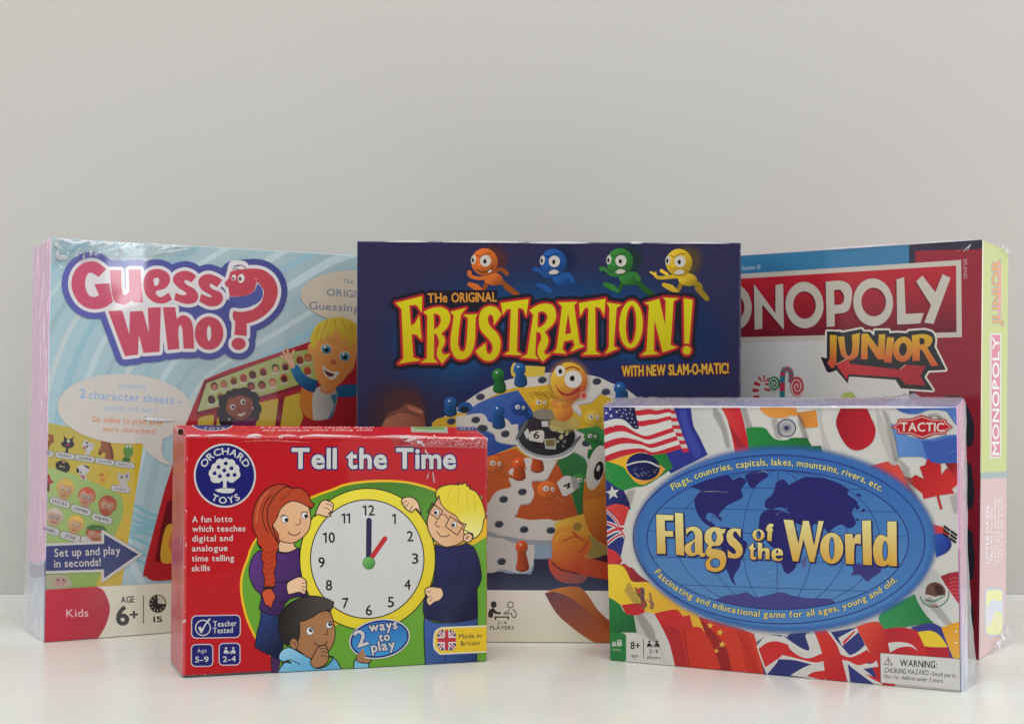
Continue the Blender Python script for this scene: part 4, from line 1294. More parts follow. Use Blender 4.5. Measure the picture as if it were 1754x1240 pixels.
l_side = face_plane(LC['fbr'], LC['ftr'], LC['bbr'], LE, 0.6, [LC['fbr'], LC['bbr'], LC['btr'], LC['ftr']])
a = Art(l_side)
a.shape(PX('1600,940 1720,940 1720,1240 1600,1240'), col=vgrad(960, 1010, (232, 132, 182), (176, 196, 226)))  # overexposed pink and pale blue put into the side's colour
a.build('bleached_side_print', l_box, film)
GAIN[0] = 0.96
# ------------------------------------------------------------------ print on the dark blue box
fA, fB, fC, fD, fE = Z(600, 400, 4.959), Z(930, 400, 4.872), Z(600, 610, 4.959), Z(820, 640, 5.167), Z(820, 860, 4.958)
random.seed(5)
a = Art(f_front)
a.shape(PX('600,380 1290,380 1290,1130 600,1130'), col=vgrad(420, 640, (50, 48, 82), (44, 44, 76)))
a.soft(oval((935, 575), 215, 55, -2, 48), (36, 80, 132), 80, 0.75)
a.soft(oval((1180, 590), 40, 50, 0, 40), (32, 62, 116), 50, 0.4)
a.soft(oval((960, 690), 120, 50, 0, 40), (50, 52, 104), 70, 0.8)
a.soft(oval((680, 720), 30, 40, 0, 30), (84, 56, 62), 40, 0.6)
a.build('picture_ground', f_box, print_far)

# running figures
def blend(c, k): return tuple(int(max(0, min(255, v * k))) for v in c)
def limb(a, pts, ws, c):
    q = smooth([(*p, 0) for p in pts], False, 4)
    w = np.interp(np.linspace(0, 1, len(q)), np.linspace(0, 1, len(ws)), ws)
    a.shape(*stroke_loops(q, list(w)), col=c, rule='nz')
def runner(hx, hy, c, pose, label, fade=1.0):
    a = Art(f_front)
    R = lambda x, y: (hx + x, hy + y)
    d = blend(c, 0.72); l = blend(c, 1.16)
    a.soft(oval(R(14, -4), 16, 16, 0, 24), blend(c, 0.6), 16, 0.4)
    limb(a, [R(34, 38), R(40, 44), R(58, 57)] if pose != 2 else [R(30, 40), R(34, 46), R(48, 62)], [7, 11, 8], d)      # rear leg
    limb(a, [R(20, 34), R(32, 36), R(38, 42)], [9, 8, 6], d)
    limb(a, [R(6, 32), R(0, 44), R(-2, 50)], [8, 7, 6], d)
    limb(a, [R(-4, 50), R(-14, 43), R(-26, 38)], [6, 11, 7], c)
    a.shape(oval(R(15, 29), 16.5, 11, 8, 28), col=grad(R(6, 20), R(22, 40), l, d))
    if pose == 0:
        limb(a, [R(12, 24), R(-8, 28), R(-24, 24), R(-26, 18)], [7, 6, 6, 8], c)
        limb(a, [R(14, 18), R(28, 12), R(38, 20)], [5, 6, 8], d)
    elif pose == 1:
        limb(a, [R(4, 22), R(-14, 22), R(-26, 12), R(-32, 12)], [6, 5, 6, 8], c)
        limb(a, [R(12, 20), R(26, 20), R(32, 30)], [6, 6, 8], c)
    else:
        limb(a, [R(14, 22), R(-10, 24), R(-34, 26), R(-42, 20)], [8, 7, 6, 5], c)
        for t in (-50, -46, -40): limb(a, [R(-40, 22), R(t, 16)], [3, 2], l)
        limb(a, [R(-20, 20), R(-30, 14)], [5, 6], l)
    a.shape(oval(R(0, 0), 22.6, 23.4, 0, 40), col=grad(R(-14, -18), R(14, 20), l, d))
    for ex, ey, rx, ry in ((-19, -4, 4.2, 8.0), (1.5, -2, 9.6, 9.8)):
        a.shape(oval(R(ex, ey), rx, ry, 8, 24), col=(206, 200, 192))
        a.oval(R(ex - 1.0, ey + 1), 2.0 if rx < 6 else 2.8, 4.0, (28, 26, 30), n=14)
    a.line([R(-14, -12), R(-8, -9), R(2, -15), R(11, -15)], 2.0, d)
    if pose == 0:
        a.line([R(-14, 14), R(-2, 18), R(10, 14), R(15, 7)], 1.8, blend(c, .4)); a.shape(oval(R(9, 16), 3.6, 1.9, -30, 12), col=(206, 200, 192))
    else:
        a.shape(smooth([(*R(-8, 17), 0), (*R(0, 12), 0), (*R(9, 15), 0), (*R(6, 19), 0), (*R(-4, 20), 0)]), col=(200, 192, 184))
    a.oval(R(-10, 5), 3, 2.4, l, n=12)
    a.build('running_figure', f_box, print_far, label)
runner(830, 449, (206, 106, 46), 0, 'orange running figure')
runner(948, 450, (36, 84, 150), 1, 'blue running figure')
runner(1062, 449, (56, 122, 54), 1, 'green running figure')
runner(1163, 450, (206, 170, 48), 2, 'yellow running figure')

# title
a = Art(f_front)
GL = [[smooth(fA(s))] for s in (
    '385,590c 610,532c 607,672c 560,605c 502,612c 515,782c 548,765c 588,692c 606,905c 560,858c 520,856c 535,1050c 600,1078c 410,1106c 452,1060c 435,640c',
    '850,665c 985,632c 940,690c 915,900 922,970 948,1002 975,985 990,900 1000,720c 958,690c 1090,685c 1065,720 1060,900 1030,1010 970,1065 900,1060 860,990 852,900 880,700c',
    '1285,685c 1220,780c 1212,705 1182,690 1168,730 1190,790 1250,850 1276,920 1265,1010 1210,1075 1130,1072 1062,1000c 1150,930c 1158,1000 1185,1025 1208,990 1205,940 1170,890 1110,820 1093,740 1110,660 1170,618 1240,630 1272,668',
    '1280,590c 1515,558c 1495,702c 1470,642c 1425,630c 1415,1000c 1462,1035c 1305,1027c 1350,1000c 1365,640c 1330,642c 1295,692c')]
GL.append([smooth(fA('620,665c 700,632 780,628 832,660 850,720 830,790 772,850c 802,890 800,940 775,985 790,1025 850,1020c 780,1106c 738,1045 740,980 755,930 740,870 712,845c 710,1060c 745,1096c 595,1096c 650,1060c 655,700c')), smooth(fA('708,680c 752,690 770,735 750,790 712,815c'))])
GL.append([smooth(fB('-113,640c -50,602 20,585 85,605 110,680 90,750 15,820c 45,880 35,940 10,985 30,1012 75,995c 0,1068c -40,1020 -42,950 -15,880 -22,832 -55,820c -65,1010c -38,1048c -183,1036c -130,1005c -80,680c')), smooth(fB('-42,660c 0,650 36,685 25,740 -20,780 -46,782c'))])
GL.append([smooth(fB('125,575c 288,570c 260,600c 305,920c 345,940c 230,988c 265,930c 250,885c 175,900c 162,965c 198,1002c 82,996c 115,960c 160,610c')), smooth(fB('210,660c 236,832c 184,842c'))])
for s in ('300,580c 522,545c 510,688c 480,625c 435,610c 440,980c 482,1010c 328,1012c 370,980c 380,620c 350,622c 310,692c', '530,575c 657,595c 615,620c 590,940c 628,960c 515,1008c 550,950c 555,620c',
          '850,580c 970,545c 1020,765c 1025,560c 1000,535c 1132,540c 1090,565c 1065,930c 1118,950c 1000,992c 930,720c 925,980c 972,1006c 818,1017c 865,975c 885,600c', '1175,540c 1250,555c 1220,922c 1180,917c'):
    GL.append([smooth(fB(s))])
GL.append([oval(fB.p(735, 760), 98 / 4.872, 198 / 4.872, 2, 40), oval(fB.p(735, 762), 44 / 4.872, 160 / 4.872, 2, 32)])
GL.append([oval(fB.p(1200, 975), 7.2, 7.4, n=20)])
allL = [L for g in GL for L in g]
a.shape(*[q for L in [g[0] for g in GL] for q in stroke_loops(L, 20.0, True)], *[ccw(g[0]) for g in GL], ccw([(732, 497), (852, 497), (852, 535), (732, 535)]), col=(36, 33, 44), rule='nz')
a.shape(*[q for L in allL for q in stroke_loops(L, 8.0, True)], col=(182, 40, 48), rule='nz')
for g in GL:
    a.shape(*g, col=vgrad(510, 620, (214, 206, 30), (202, 184, 26)))
a.text('THe', fA.p(660, 588), fA.p(824, 582), 15.6, (222, 150, 58), 0.03)
a.text('ORIGINAL', fA.p(862, 584), fA.p(1243, 578), 15.6, (222, 150, 58), 0.03)
a.build('printed_title', f_box, print_far)
a = Art(f_front)
a.text('WITH NEW SLAM-O-MATIC!', fB.p(662, 1192), fB.p(1548, 1166), 17.5, (214, 184, 62), 0.03, outline=((3.4, (140, 34, 46)),))
a.build('printed_text', f_box, print_far)

# board with pegs
WB, WS = (200, 195, 188), (150, 152, 160)
a = Art(f_front)
out = PX('700,760 741,729 769,707 797,688 828,668 868,651 920,640 975,638 1022,645 1045,655 1075,668 1110,700 1140,760 1145,830 1110,890 1040,918 960,927 900,922 850,912 790,890 740,850 712,800')
a.sm([(x, y + 8, 0) for x, y, c in out], (140, 146, 160))
a.sm(out, WB)
# lower left platform with blue-grey rim
a.sm(fE('-300,250c 90,245 250,300 440,325 640,330c 640,480c 470,480c 465,560 420,635 330,640 200,590 120,600 60,640 -300,640c'), (140, 158, 178))
a.sm(fE('-300,250c 90,240 250,295 440,320 475,410c 460,520 420,590 340,600 240,575 170,570 90,600 -300,600c'), WB)
a.sm(fE('-300,240c 95,240 160,275 300,300 440,320 640,325 640,350c 440,360 300,345 160,300 -300,260c'), (150, 152, 158))
board = a.build('game_board_picture', f_box, print_far)
a = Art(f_front)
inner = fC('700,640 860,500 1030,470 1150,370 1290,300 1430,262') + fD('430,120 560,104 650,100 880,150 1100,190 1300,300 1400,500 1350,800 1200,1150 900,1250') + fE('880,115 700,152 500,156 310,126 100,50')
a.sm(inner, (204, 164, 48))
bl = fD('-200,500c -60,300 130,205 345,145c 420,250 500,380 480,480c 400,600 330,640 100,728c -200,800c')
a.sm(bl, grad(fD.p(100, 250), fD.p(400, 450), (66, 98, 166), (40, 70, 140)))
a.sm(fD('870,490c 1000,470 1200,430c 1250,800c 1200,1250c 870,1250c 820,1060 740,900 690,785c'), grad(fD.p(750, 800), fD.p(1050, 550), (48, 104, 58), (56, 128, 66)))
a.sm(fD('-200,800c 100,725 330,655c 440,740 690,785c 770,950 830,1100 872,1240c') + fE('882,112c 700,150 500,155 310,126c -100,80c'), grad(fD.p(200, 850), fD.p(700, 1150), (192, 92, 44), (170, 78, 40)))
a.build('board_field', board, print_far)
a = Art(f_front)
for arm in ('-200,380c 0,350 62,375 80,415 130,432 230,395 275,430 290,450 350,445c 335,625c 210,608 150,582 138,535 60,495 -60,470 -200,500c',
            '400,745c 425,850c 300,835 262,880 268,930 285,1000 180,1030 110,1100 60,1240c 340,1240c 352,1190 380,1150 450,1140 490,1060 468,950 590,935 640,860 690,770c 560,745',
            '860,500c 960,545 1040,560 1075,600 1010,780c 960,800c 935,740 850,690 820,700c',
            '640,230c 820,300c 900,370 905,330 880,280 920,262 990,250 1050,200 1090,170 1200,180c 1090,120 960,140 870,170 850,250'):
    a.sm([(x, y + 2.2, c) for x, y, c in fD(arm)], WS)
    a.sm(fD(arm), WB)
a.sm(fE('60,0c 340,0c 305,126c 420,150 640,155 640,320c 440,318 250,290 60,240c'), WB)
a.build('board_track', board, print_far)
a = Art(f_front)
for z, lst in ((fC, ((1105, 345), (972, 455), (858, 552), (1065, 540), (1630, 202), (1316, 660), (1130, 612))), (fD, ((235, 530), (386, 1044), (220, 1110), (562, 55), (1045, 68), (952, 614), (1125, 160), (25, 480))), (fE, ((172, 185), (385, 230), (612, 238), (194, 502)))):
    for x, y in lst:
        p = z.p(x, y)
        a.shape(oval((p[0], p[1]), 7.8, 6.0, -8, 22), col=(104, 104, 110)); a.shape(oval((p[0] + .6, p[1] + .8), 6.9, 5.0, -8, 20), col=(58, 62, 74))
a.build('board_hole', board, print_far)

def peg(z, x, y, x2, y2, c, label=None):
    """Game peg seen from head (x, y) to foot (x2, y2)."""
    a = Art(f_front)
    p, q = z.p(x, y), z.p(x2, y2)
    d, l = blend(c, 0.62), blend(c, 1.25)
    a.shape(oval((q[0], q[1] + 2), 11.5, 7, 0, 24), col=blend(c, 0.55))
    k = (q[0] - p[0]) / max(q[1] - p[1], 1)
    a.shape(smooth([(p[0] - 6, p[1] + 8, 0), (p[0] + 6, p[1] + 8, 0), (q[0] + 9, q[1] - 10, 0), (q[0] + 11, q[1], 0), (q[0] + 6, q[1] + 6, 0), (q[0] - 6, q[1] + 6, 0), (q[0] - 11, q[1], 0), (q[0] - 9, q[1] - 10, 0)]), col=grad((q[0] - 10, q[1]), (q[0] + 10, q[1]), c, d))
    a.shape(oval(p, 10.6, 11.2, 0, 28), col=grad((p[0] - 7, p[1] - 8), (p[0] + 8, p[1] + 9), l, d))
    a.oval((p[0] - 2.5, p[1] - 4.5), 2.0, 1.6, (210, 212, 214), n=10)
    a.build('game_peg', board, print_far, label)
BP, GP, OP = (36, 84, 140), (40, 110, 52), (196, 82, 40)
a = Art(f_front)
a.sm(fC('1390,55c 1440,75 1480,110c 1490,80c 1655,90c 1650,165c 1480,180c 1440,180 1400,180 1370,160 1365,100'), (202, 176, 66))
a.shape(stroke_loops(fC('1390,60 1375,110 1400,175'), 3, False)[0], col=(214, 190, 90)) 
a.build('start_pocket', board, print_far)
for z, x, y, x2, y2, c, lb in ((fC, 852, 402, 850, 470, BP, 'blue peg'), (fC, 1256, 160, 1268, 272, GP, 'green peg'), (fC, 1438, 112, 1448, 220, BP, 'blue peg'), (fC, 1258, 462, 1262, 575, BP, 'blue peg'),
                               (fD, 1045, 630, 1020, 720, GP, 'green peg'), (fD, 512, 712, 520, 830, OP, 'orange peg'), (fD, 350, 800, 358, 900, OP, 'orange peg'), (fE, 365, 380, 372, 545, OP, 'orange peg'), (fD, 1250, 130, 1265, 200, BP, 'blue peg')):
    peg(z, x, y, x2, y2, c, lb)
a = Art(f_front)
a.sm(fC('930,395c 1000,390 1040,430 1020,465 960,480 910,460'), (40, 82, 140)); a.oval(fC.p(970, 452), 8, 5, (36, 40, 60))
# printed faces on the quarters
for z, x, y, s, c in ((fD, 360, 305, 1, (34, 66, 130)), (fD, 545, 262, 1.05, (206, 158, 44)), (fD, 140, 800, 1.15, (206, 104, 50)), (fD, 610, 1025, 1.2, (208, 106, 52)), (fD, 1010, 390, 1.1, (206, 170, 60)), (fD, 905, 950, 1.1, (64, 130, 62)), (fD, 1000, 560, .9, (52, 110, 54))):
    p = z.p(x, y)
    limb(a, [(p[0] + 6, p[1] + 6), (p[0] + 18, p[1] + 16), (p[0] + 30, p[1] + 22)], [8, 9, 4], blend(c, .85))
    a.shape(oval(p, 15 * s, 12.5 * s, 12, 26), col=grad((p[0] - 10, p[1] - 8), (p[0] + 10, p[1] + 10), blend(c, 1.1), blend(c, .78)))
    a.oval((p[0] - 3, p[1] - 2), 4.4 * s, 3.8 * s, (200, 196, 190), n=16); a.oval((p[0] + 7 * s, p[1] - 1), 2.6 * s, 3.2 * s, (200, 196, 190), n=14)
    a.oval((p[0] - 2, p[1] - 1.5), 1.6, 1.8, (40, 34, 34), n=10); a.oval((p[0] + 7.4 * s, p[1] - .5), 1.2, 1.5, (40, 34, 34), n=10)
for k in range(9):
    p = fD.p(440 + k * 18, 180 + (k % 3) * 22)
    a.line([p, (p[0] + 10, p[1] - 4), (p[0] + 20, p[1] + 1)], 0.8, (150, 110, 40))
a.build('board_drawing', board, print_far)
a = Art(f_front)
a.shape(oval(fD.p(605, 582), 54, 36, 3, 48), col=(206, 204, 200)); a.shape(oval(fD.p(605, 575), 52, 33.5, 3, 48), col=(150, 152, 154))
a.shape(oval(fD.p(600, 545), 49, 34.5, 3, 48), col=grad(fD.p(450, 480), fD.p(760, 600), (50, 48, 52), (34, 33, 38)))
a.shape(oval(fD.p(580, 360), 20, 9, 0, 28), col=(130, 124, 106)); 
for r in ((360, 500, 20, 5, -60), (840, 600, 14, 4, -50)):
    a.shape(oval(fD.p(r[0] + 20, r[1]), r[2], r[3] * .7, r[4], 16), col=(96, 96, 98))
a.sm(fD('555,420c 612,418c 618,468c 560,468c'), (190, 188, 182)); a.sm(fD('400,520c 435,480c 450,540c 425,580c'), (196, 194, 190))
a.sm(fD('460,510c 560,500 580,540 560,610 450,595c 440,560'), (198, 192, 182)); a.sm(fD('450,590c 560,610c 570,660c 480,650c'), (40, 36, 40))
a.text('6', fD.p(485, 572), fD.p(535, 572), 11.5, (34, 32, 36), 0.04)
a.sm(fD('575,575c 685,572c 682,670c 590,665c'), (160, 160, 150)); a.sm(fD('592,585c 675,582c 670,640c 598,640c'), (116, 98, 56))
for x, y, w, h in ((730, 560, 18, 26), (760, 600, 14, 18), (700, 600, 12, 12), (745, 640, 14, 10), (780, 530, 12, 22), (660, 480, 40, 26), (720, 500, 40, 22), (800, 470, 20, 12)):
    a.oval(fD.p(x, y), w / 5.2, h / 5.2, random.choice([(150, 148, 138), (110, 108, 104), (176, 168, 130)]), 30, n=12)
a.build('dice_dome', board, print_far)
a = Art(f_front)
a.sm(fD('690,960c 760,905 810,905c 845,1040c 770,1080 740,1075c'), (200, 196, 188)); a.sm(fD('810,905c 860,915c 895,1000c 845,1040c'), (150, 148, 146))
a.text('4', fD.p(742, 1012), fD.p(805, 1018), 10.5, (34, 32, 36), 0.04, slant=0.2)
a.build('dice', board, print_far)

# round yellow figure springing from the dome
a = Art(f_front)
C0 = fD.p(798, 70)
a.soft(oval(fD.p(760, 440), 22, 8, 0, 24), (206, 186, 110), 10, .6)
a.shape(oval(fD.p(745, 330), 17, 18, 0, 28), col=grad(fD.p(680, 260), fD.p(820, 400), (222, 160, 60), (176, 78, 40)))
limb(a, [fD.p(690, 230), fD.p(655, 270), fD.p(700, 295)], [7, 8, 7], (206, 130, 54)); limb(a, [fD.p(830, 220), fD.p(800, 280), fD.p(750, 290)], [7, 8, 7], (196, 110, 50))
a.soft(oval(C0, 29, 31, 0, 40), (176, 130, 70), 12, .5)
a.shape(oval(C0, 31, 33, 0, 48), col=grad((C0[0] - 18, C0[1] - 20), (C0[0] + 22, C0[1] + 20), (226, 186, 62), (172, 68, 48)))
a.sm(fD('655,60c 720,150 800,175 900,110 880,160 800,195 720,175'), (150, 48, 44))
a.shape(oval(fD.p(835, 48), 15, 15, 0, 32), col=(208, 204, 198)); a.shape(oval(fD.p(720, -25), 8.5, 10, 0, 28), col=(208, 204, 198))
a.shape(oval(fD.p(828, 42), 4.2, 5, 0, 18), col=(30, 26, 30)); a.shape(oval(fD.p(722, -20), 3.2, 4.4, 0, 18), col=(30, 26, 30))
a.line(fD('770,-40 830,-60 890,-35'), 2.6, (150, 66, 40)); a.line(fD('690,-75 740,-80'), 2, (150, 66, 40))
a.oval(fD.p(928, 195), 6, 7, (200, 150, 130)); a.oval(fD.p(928, 192), 4, 4.6, (186, 66, 60))
a.build('yellow_figure_picture', f_box, print_far)

# lower panel
a = Art(f_front)
a.shape([p[:2] for p in fE('-1200,560 470,610 480,545 610,545 1400,560 2200,600 2200,760 -1200,735')], col=grad(fE.p(500, 560), fE.p(500, 740), (44, 46, 68), (70, 76, 104)))
a.build('picture_floor', f_box, print_far)
a = Art(f_front)
a.sm(fE('-1200,735c 2200,758c 2200,1230c -1200,1180c'), vgrad(1010, 1090, (243, 237, 224), (228, 223, 198)))
a.build('lower_panel', f_box, print_far)
a = Art(f_front)
DG = (66, 66, 64)
a.oval(fE.p(127, 866), 5.2, 5.6, DG); a.sm(fE('78,960 90,915 125,895 150,925 190,932 180,948 140,945 125,935 118,975 90,975'), DG)
a.ring(fE.p(270, 868), 4.8, 5.2, 1.6, DG); a.line(fE('290,905 318,940 312,972 285,970 275,940 235,948 215,938 245,928 262,905'), 1.7, DG)
a.shape([p[:2] for p in fE('135,966 258,966 258,995 244,995 244,978 150,978 150,995 135,995')], col=DG)
a.text('2–4', fE.p(160, 1032), fE.p(236, 1033), 5.8, DG, 0.02); a.text('PLAYERS', fE.p(96, 1076), fE.p(298, 1078), 6.0, DG, 0.03)
a.build('players_badge', f_box, print_far)

# large orange figure with a fist
a = Art(f_front)
a.sm(fE('640,180c 700,150 880,100c 1300,60c 1300,480c 950,480c 760,470'), grad(fE.p(650, 200), fE.p(950, 300), (214, 178, 66), (206, 140, 54)))
a.sm(fD('1000,1000c 960,900 930,1000 918,1240c 1400,1300c 1400,600c 1100,640'), grad(fD.p(930, 900), fD.p(1100, 1200), (196, 120, 40), (160, 84, 36)))
a.sm(fE('885,-20c 905,150 960,280 1080,370c 1400,300c 1400,-100c'), grad(fE.p(900, 50), fE.p(1080, 300), (196, 120, 40), (166, 76, 36)))
a.sm(fE('930,270c 1010,330 1090,390 1090,440c 950,480c 900,420'), (150, 130, 70))
a.sm(fE('960,480c 1090,440c 1300,430c 1300,560c 1090,520c'), (70, 34, 46))
a.sm(fE('590,470c 600,560 650,640 720,680 860,690 920,640 940,600c 800,560'), grad(fE.p(620, 520), fE.p(850, 690), (196, 76, 52), (150, 92, 96)))
a.sm(fE('625,400c 620,330 660,230 720,200 800,200 870,270 930,290 960,350 930,430 900,460 1000,490 1300,560c 1300,680c 1090,655 900,620 780,580 660,550 625,500'), grad(fE.p(700, 230), fE.p(800, 560), (216, 146, 56), (196, 70, 40)))
a.line(fE('625,510 700,570 850,605'), 3.0, (110, 40, 40)); a.line(fE('720,330 800,290 830,300'), 2.5, (176, 80, 44)); a.line(fE('650,330 690,270 760,260'), 2, (226, 170, 70)); a.line(fE('800,250 850,300 900,330'), 3, (180, 74, 40)); a.line(fE('860,420 900,380 930,330'), 3, (180, 74, 40))
a.oval(fE.p(838, 205), 7.5, 7, (150, 120, 56))
a.shape(oval(fD.p(1040, 830), 15, 39, 14, 44), col=grad(fD.p(960, 800), fD.p(1100, 900), (206, 200, 188), (192, 184, 168)))
a.shape(oval(fD.p(1062, 858), 8, 16.5, 12, 30), col=(36, 26, 28)); a.oval(fD.p(1058, 835), 3, 5.5, (180, 178, 170), 12)
fig = a.build('orange_figure_picture', f_box, print_far)
a = Art(f_front)
a.sm(fE('560,772c 640,735 760,715 860,722 930,790 1010,910 1120,1010 1300,1120c 1300,1300c 1090,1192 1000,1140'), grad(fE.p(700, 720), fE.p(1050, 1000), (202, 128, 66), (176, 84, 44)))
a.sm(fE('560,772c 640,760 760,800 880,880 1000,990 1100,1090 1250,1192c 1010,1192 900,1140 780,1050 660,940'), grad(fE.p(640, 800), fE.p(980, 1180), (126, 78, 84), (188, 96, 50)))
a.build('figure_foot', fig, print_far)
a = Art(f_front)
a.shape([p[:2] for p in fE('-1200,1175 2200,1198 2200,1206 -1200,1185')], col=(40, 38, 40))
a.build('lower_edge_line', f_box, print_far)

# striking hand on the left
a = Art(f_front)
a.soft([p[:2] for p in fC('275,600 330,495 430,450 480,412 540,430 610,462 628,590 560,640 350,640')], (150, 92, 74), 5, 1)
a.soft([p[:2] for p in fC('330,420 430,330 560,330 600,420 600,600 330,600')], (110, 66, 60), 14, .35)
a.sm(fC('268,620c 300,540 380,500 440,480 520,500 590,530 628,585 630,620c'), grad(fC.p(300, 520), fC.p(600, 600), (166, 106, 82), (136, 80, 64)))
a.sm(fC('480,412c 540,430 605,458 612,490 560,480 500,450'), (166, 104, 80))
a.line(fC('440,480 520,470 600,500'), 2, (110, 62, 52))
a.build('hand_picture', f_box, print_far)
a = Art(f_front)
for i, t in enumerate(('2', '0', '8', '0')):
    p = fE.p(102, 310 + i * 75)
    a.shape(oval(p, 6, 5.5, 0, 16), col=(110, 40, 50)); a.oval((p[0], p[1]), 3.4, 3, (206, 140, 50), n=12)
GAIN[0] = 1.18
# ------------------------------------------------------------------ print on the pale blue box
gA, gB, gC, gD, gE, gF, gG = Z(20, 390, 5.39), Z(300, 390, 5.39), Z(20, 610, 5.39), Z(20, 830, 4.428), Z(300, 600, 5.39), Z(70, 740, 9.539), Z(470, 540, 6.197)
random.seed(11)
a = Art(g_front)
a.shape(PX('50,380 720,380 720,1140 50,1140'), col=grad((90, 700), (610, 640), (156, 184, 194), (150, 170, 172)))
cols = [(176, 196, 202), (140, 176, 188), (178, 192, 194), (146, 172, 180)]
for i in range(23):
    r0 = 70 + i * 31
    w = 9 + (i * 7 % 5)
    c = cols[i % 4]
    pts = [(655 - r0 * 0.98 * math.cos(math.radians(t)) + (12 * math.sin(t / 9.0)), 860 - r0 * 0.92 * math.sin(math.radians(t)) * (1.0 + 0.06 * math.sin(t / 11.0)), 0) for t in range(-40, 118, 9)]
    q = smooth(pts, False, 2)
    a.shape(*stroke_loops(q, [w * (0.7 + 0.5 * math.sin(k / 6.0) ** 2) for k in range(len(q))]), col=c, rule='nz')
for r0 in range(30, 260, 26):
    pts = [(300 + 10 * math.sin(r0) - 90 + (k * 16), 905 + r0 * .42 - 60 + 9 * math.sin(k * 0.7 + r0) + k * 4, 0) for k in range(8)]
    a.line(pts, 6, (120, 168, 182))
a.build('picture_ground', g_box, print_pale)

# character sheets
GAIN[0] = 0.92
a = Art(g_front)
a.sm(gC('250,600c 420,630 560,655 700,690c 1216,812c') + gD('945,40c 833,768c 200,800c'), grad(gC.p(330, 640), gC.p(1150, 1100), (188, 178, 84), (208, 178, 46)))
sheets = a.build('character_sheet', g_box, print_pale, 'yellow sheet of animals')
a = Art(g_front)
a.sm(gF('-60,560c 300,610 560,690 1050,905 1250,1000 1330,1070') + gD('848,150 840,250 775,400c 632,778c 200,800c'), grad(gF.p(100, 650), gF.p(1300, 1200), (172, 196, 124), (146, 178, 88)))
people = a.build('character_sheet', g_box, print_pale, 'green sheet of people')
def plate(parent, z, x, y, w, h, rot, s, th=0.42):
    a = Art(g_front)
    c = z.p(x, y); w /= z.k; h /= z.k
    r = math.radians(rot)
    m = lambda p: (c[0] + p[0] * math.cos(r) - p[1] * math.sin(r), c[1] + p[0] * math.sin(r) + p[1] * math.cos(r))
    a.shape([m(p) for p in roundrect(-w / 2 - 1, -h / 2 - 1, w / 2 + 1, h / 2 + 1, h * .38)], col=(112, 124, 110))
    a.shape([m(p) for p in roundrect(-w / 2, -h / 2, w / 2, h / 2, h * .36)], col=(198, 198, 200))
    if s:
        k = min(0.36 * w, len(s) * h * 0.26)
        a.text(s, m((-k, h * th / 2)), m((k, h * th / 2)), h * th, (48, 46, 52), 0.03)
    a.build('name_plate', parent, print_pale)
plate(sheets, gF, 60, 340, 280, 90, 8, '')
a = Art(g_front); a.text('IE', gF.p(92, 356), gF.p(146, 362), 3.9, (48, 46, 52), 0.03); a.build('name_text', sheets, print_pale)
for x, y, s in ((395, 385, 'HARRY'), (718, 430, 'JASMINE'), (1045, 480, 'CLOUD'), (1370, 530, 'ROCCO')): plate(sheets, gF, x, y, 308, 88, 9, s)
plate(sheets, gF, 1300, 930, 300, 90, 9, 'CLEO')
plate(people, gD, 240, 105, 70, 48, 16, '')
for x, y, s in ((365, 135, 'LUCAS'), (525, 192, 'STEPHEN'), (685, 258, 'PHILIPPE'), (285, 343, 'ANIEL'), (445, 395, 'JOE'), (600, 430, '')): plate(people, gD, x, y, 152, 52, 17, s)

def head(parent, z, x, y, rx, ry, skin, hair, rot=8, kind='', label=None):
    a = Art(g_front)
    c = z.p(x, y); rx /= z.k; ry /= z.k
    r = math.radians(rot)
    m = lambda u, v: (c[0] + u * rx * math.cos(r) - v * ry * math.sin(r), c[1] + u * rx * math.sin(r) + v * ry * math.cos(r))
    if hair and kind != 'animal':
        a.shape(smooth([(*m(u, v), 0) for u, v in ((-1.1, .1), (-1.05, -.7), (-.5, -1.2), (.2, -1.28), (.85, -1.0), (1.15, -.5), (1.08, .2), (0, .4))]), col=hair)
    a.shape(smooth([(*m(u, v), 0) for u, v in ((-.95, -.4), (-.5, -.85), (.4, -.85), (.95, -.45), (.9, .3), (.45, .95), (-.3, 1.0), (-.85, .4))]), col=grad(m(-.8, -.6), m(.8, .8), skin, blend(skin, .84)))
    if hair and kind != 'animal':
        a.shape(smooth([(*m(u, v), 0) for u, v in ((-1.0, -.35), (-.8, -.95), (0, -1.2), (.8, -.95), (1.02, -.4), (.6, -.68), (0, -.55), (-.6, -.75))]), col=blend(hair, 1.08))
    for s in (-.38, .38):
        a.oval(m(s, -.12), .17 * rx, .19 * ry, (206, 204, 200), n=12); a.oval(m(s + .03, -.08), .1 * rx, .13 * ry, (46, 38, 40), n=10)
    a.oval(m(.02, .24), .12 * rx, .1 * ry, blend(skin, .72), n=10)
    a.line([m(-.3, .52), m(0, .62), m(.32, .5)], .12 * rx, (140, 60, 56))
    if kind == 'glasses':
        for s in (-.4, .4): a.ring(m(s, -.1), .3 * rx, .26 * ry, 1.0, (90, 110, 130), n=14)
    if kind == 'beard':
        a.shape(smooth([(*m(u, v), 0) for u, v in ((-.95, .0), (-.6, .45), (0, .3), (.6, .45), (.95, .0), (.8, .7), (0, 1.12), (-.8, .7))]), col=hair)
        a.line([m(-.25, .6), m(.25, .6)], 1, (170, 90, 80))
    a.build('printed_face', parent, print_pale, label)
def fur(parent, z, shapes, label):
    a = Art(g_front)
    for s, c in shapes: a.sm(z(s), c)
    a.build('printed_animal', parent, print_pale, label)
fur(sheets, gF, [('90,40c 200,45 205,120 215,160 170,190 130,260 125,290 90,280c', (150, 84, 52)), ('100,90 140,90 135,130 100,130', (196, 150, 60))], 'brown animal')
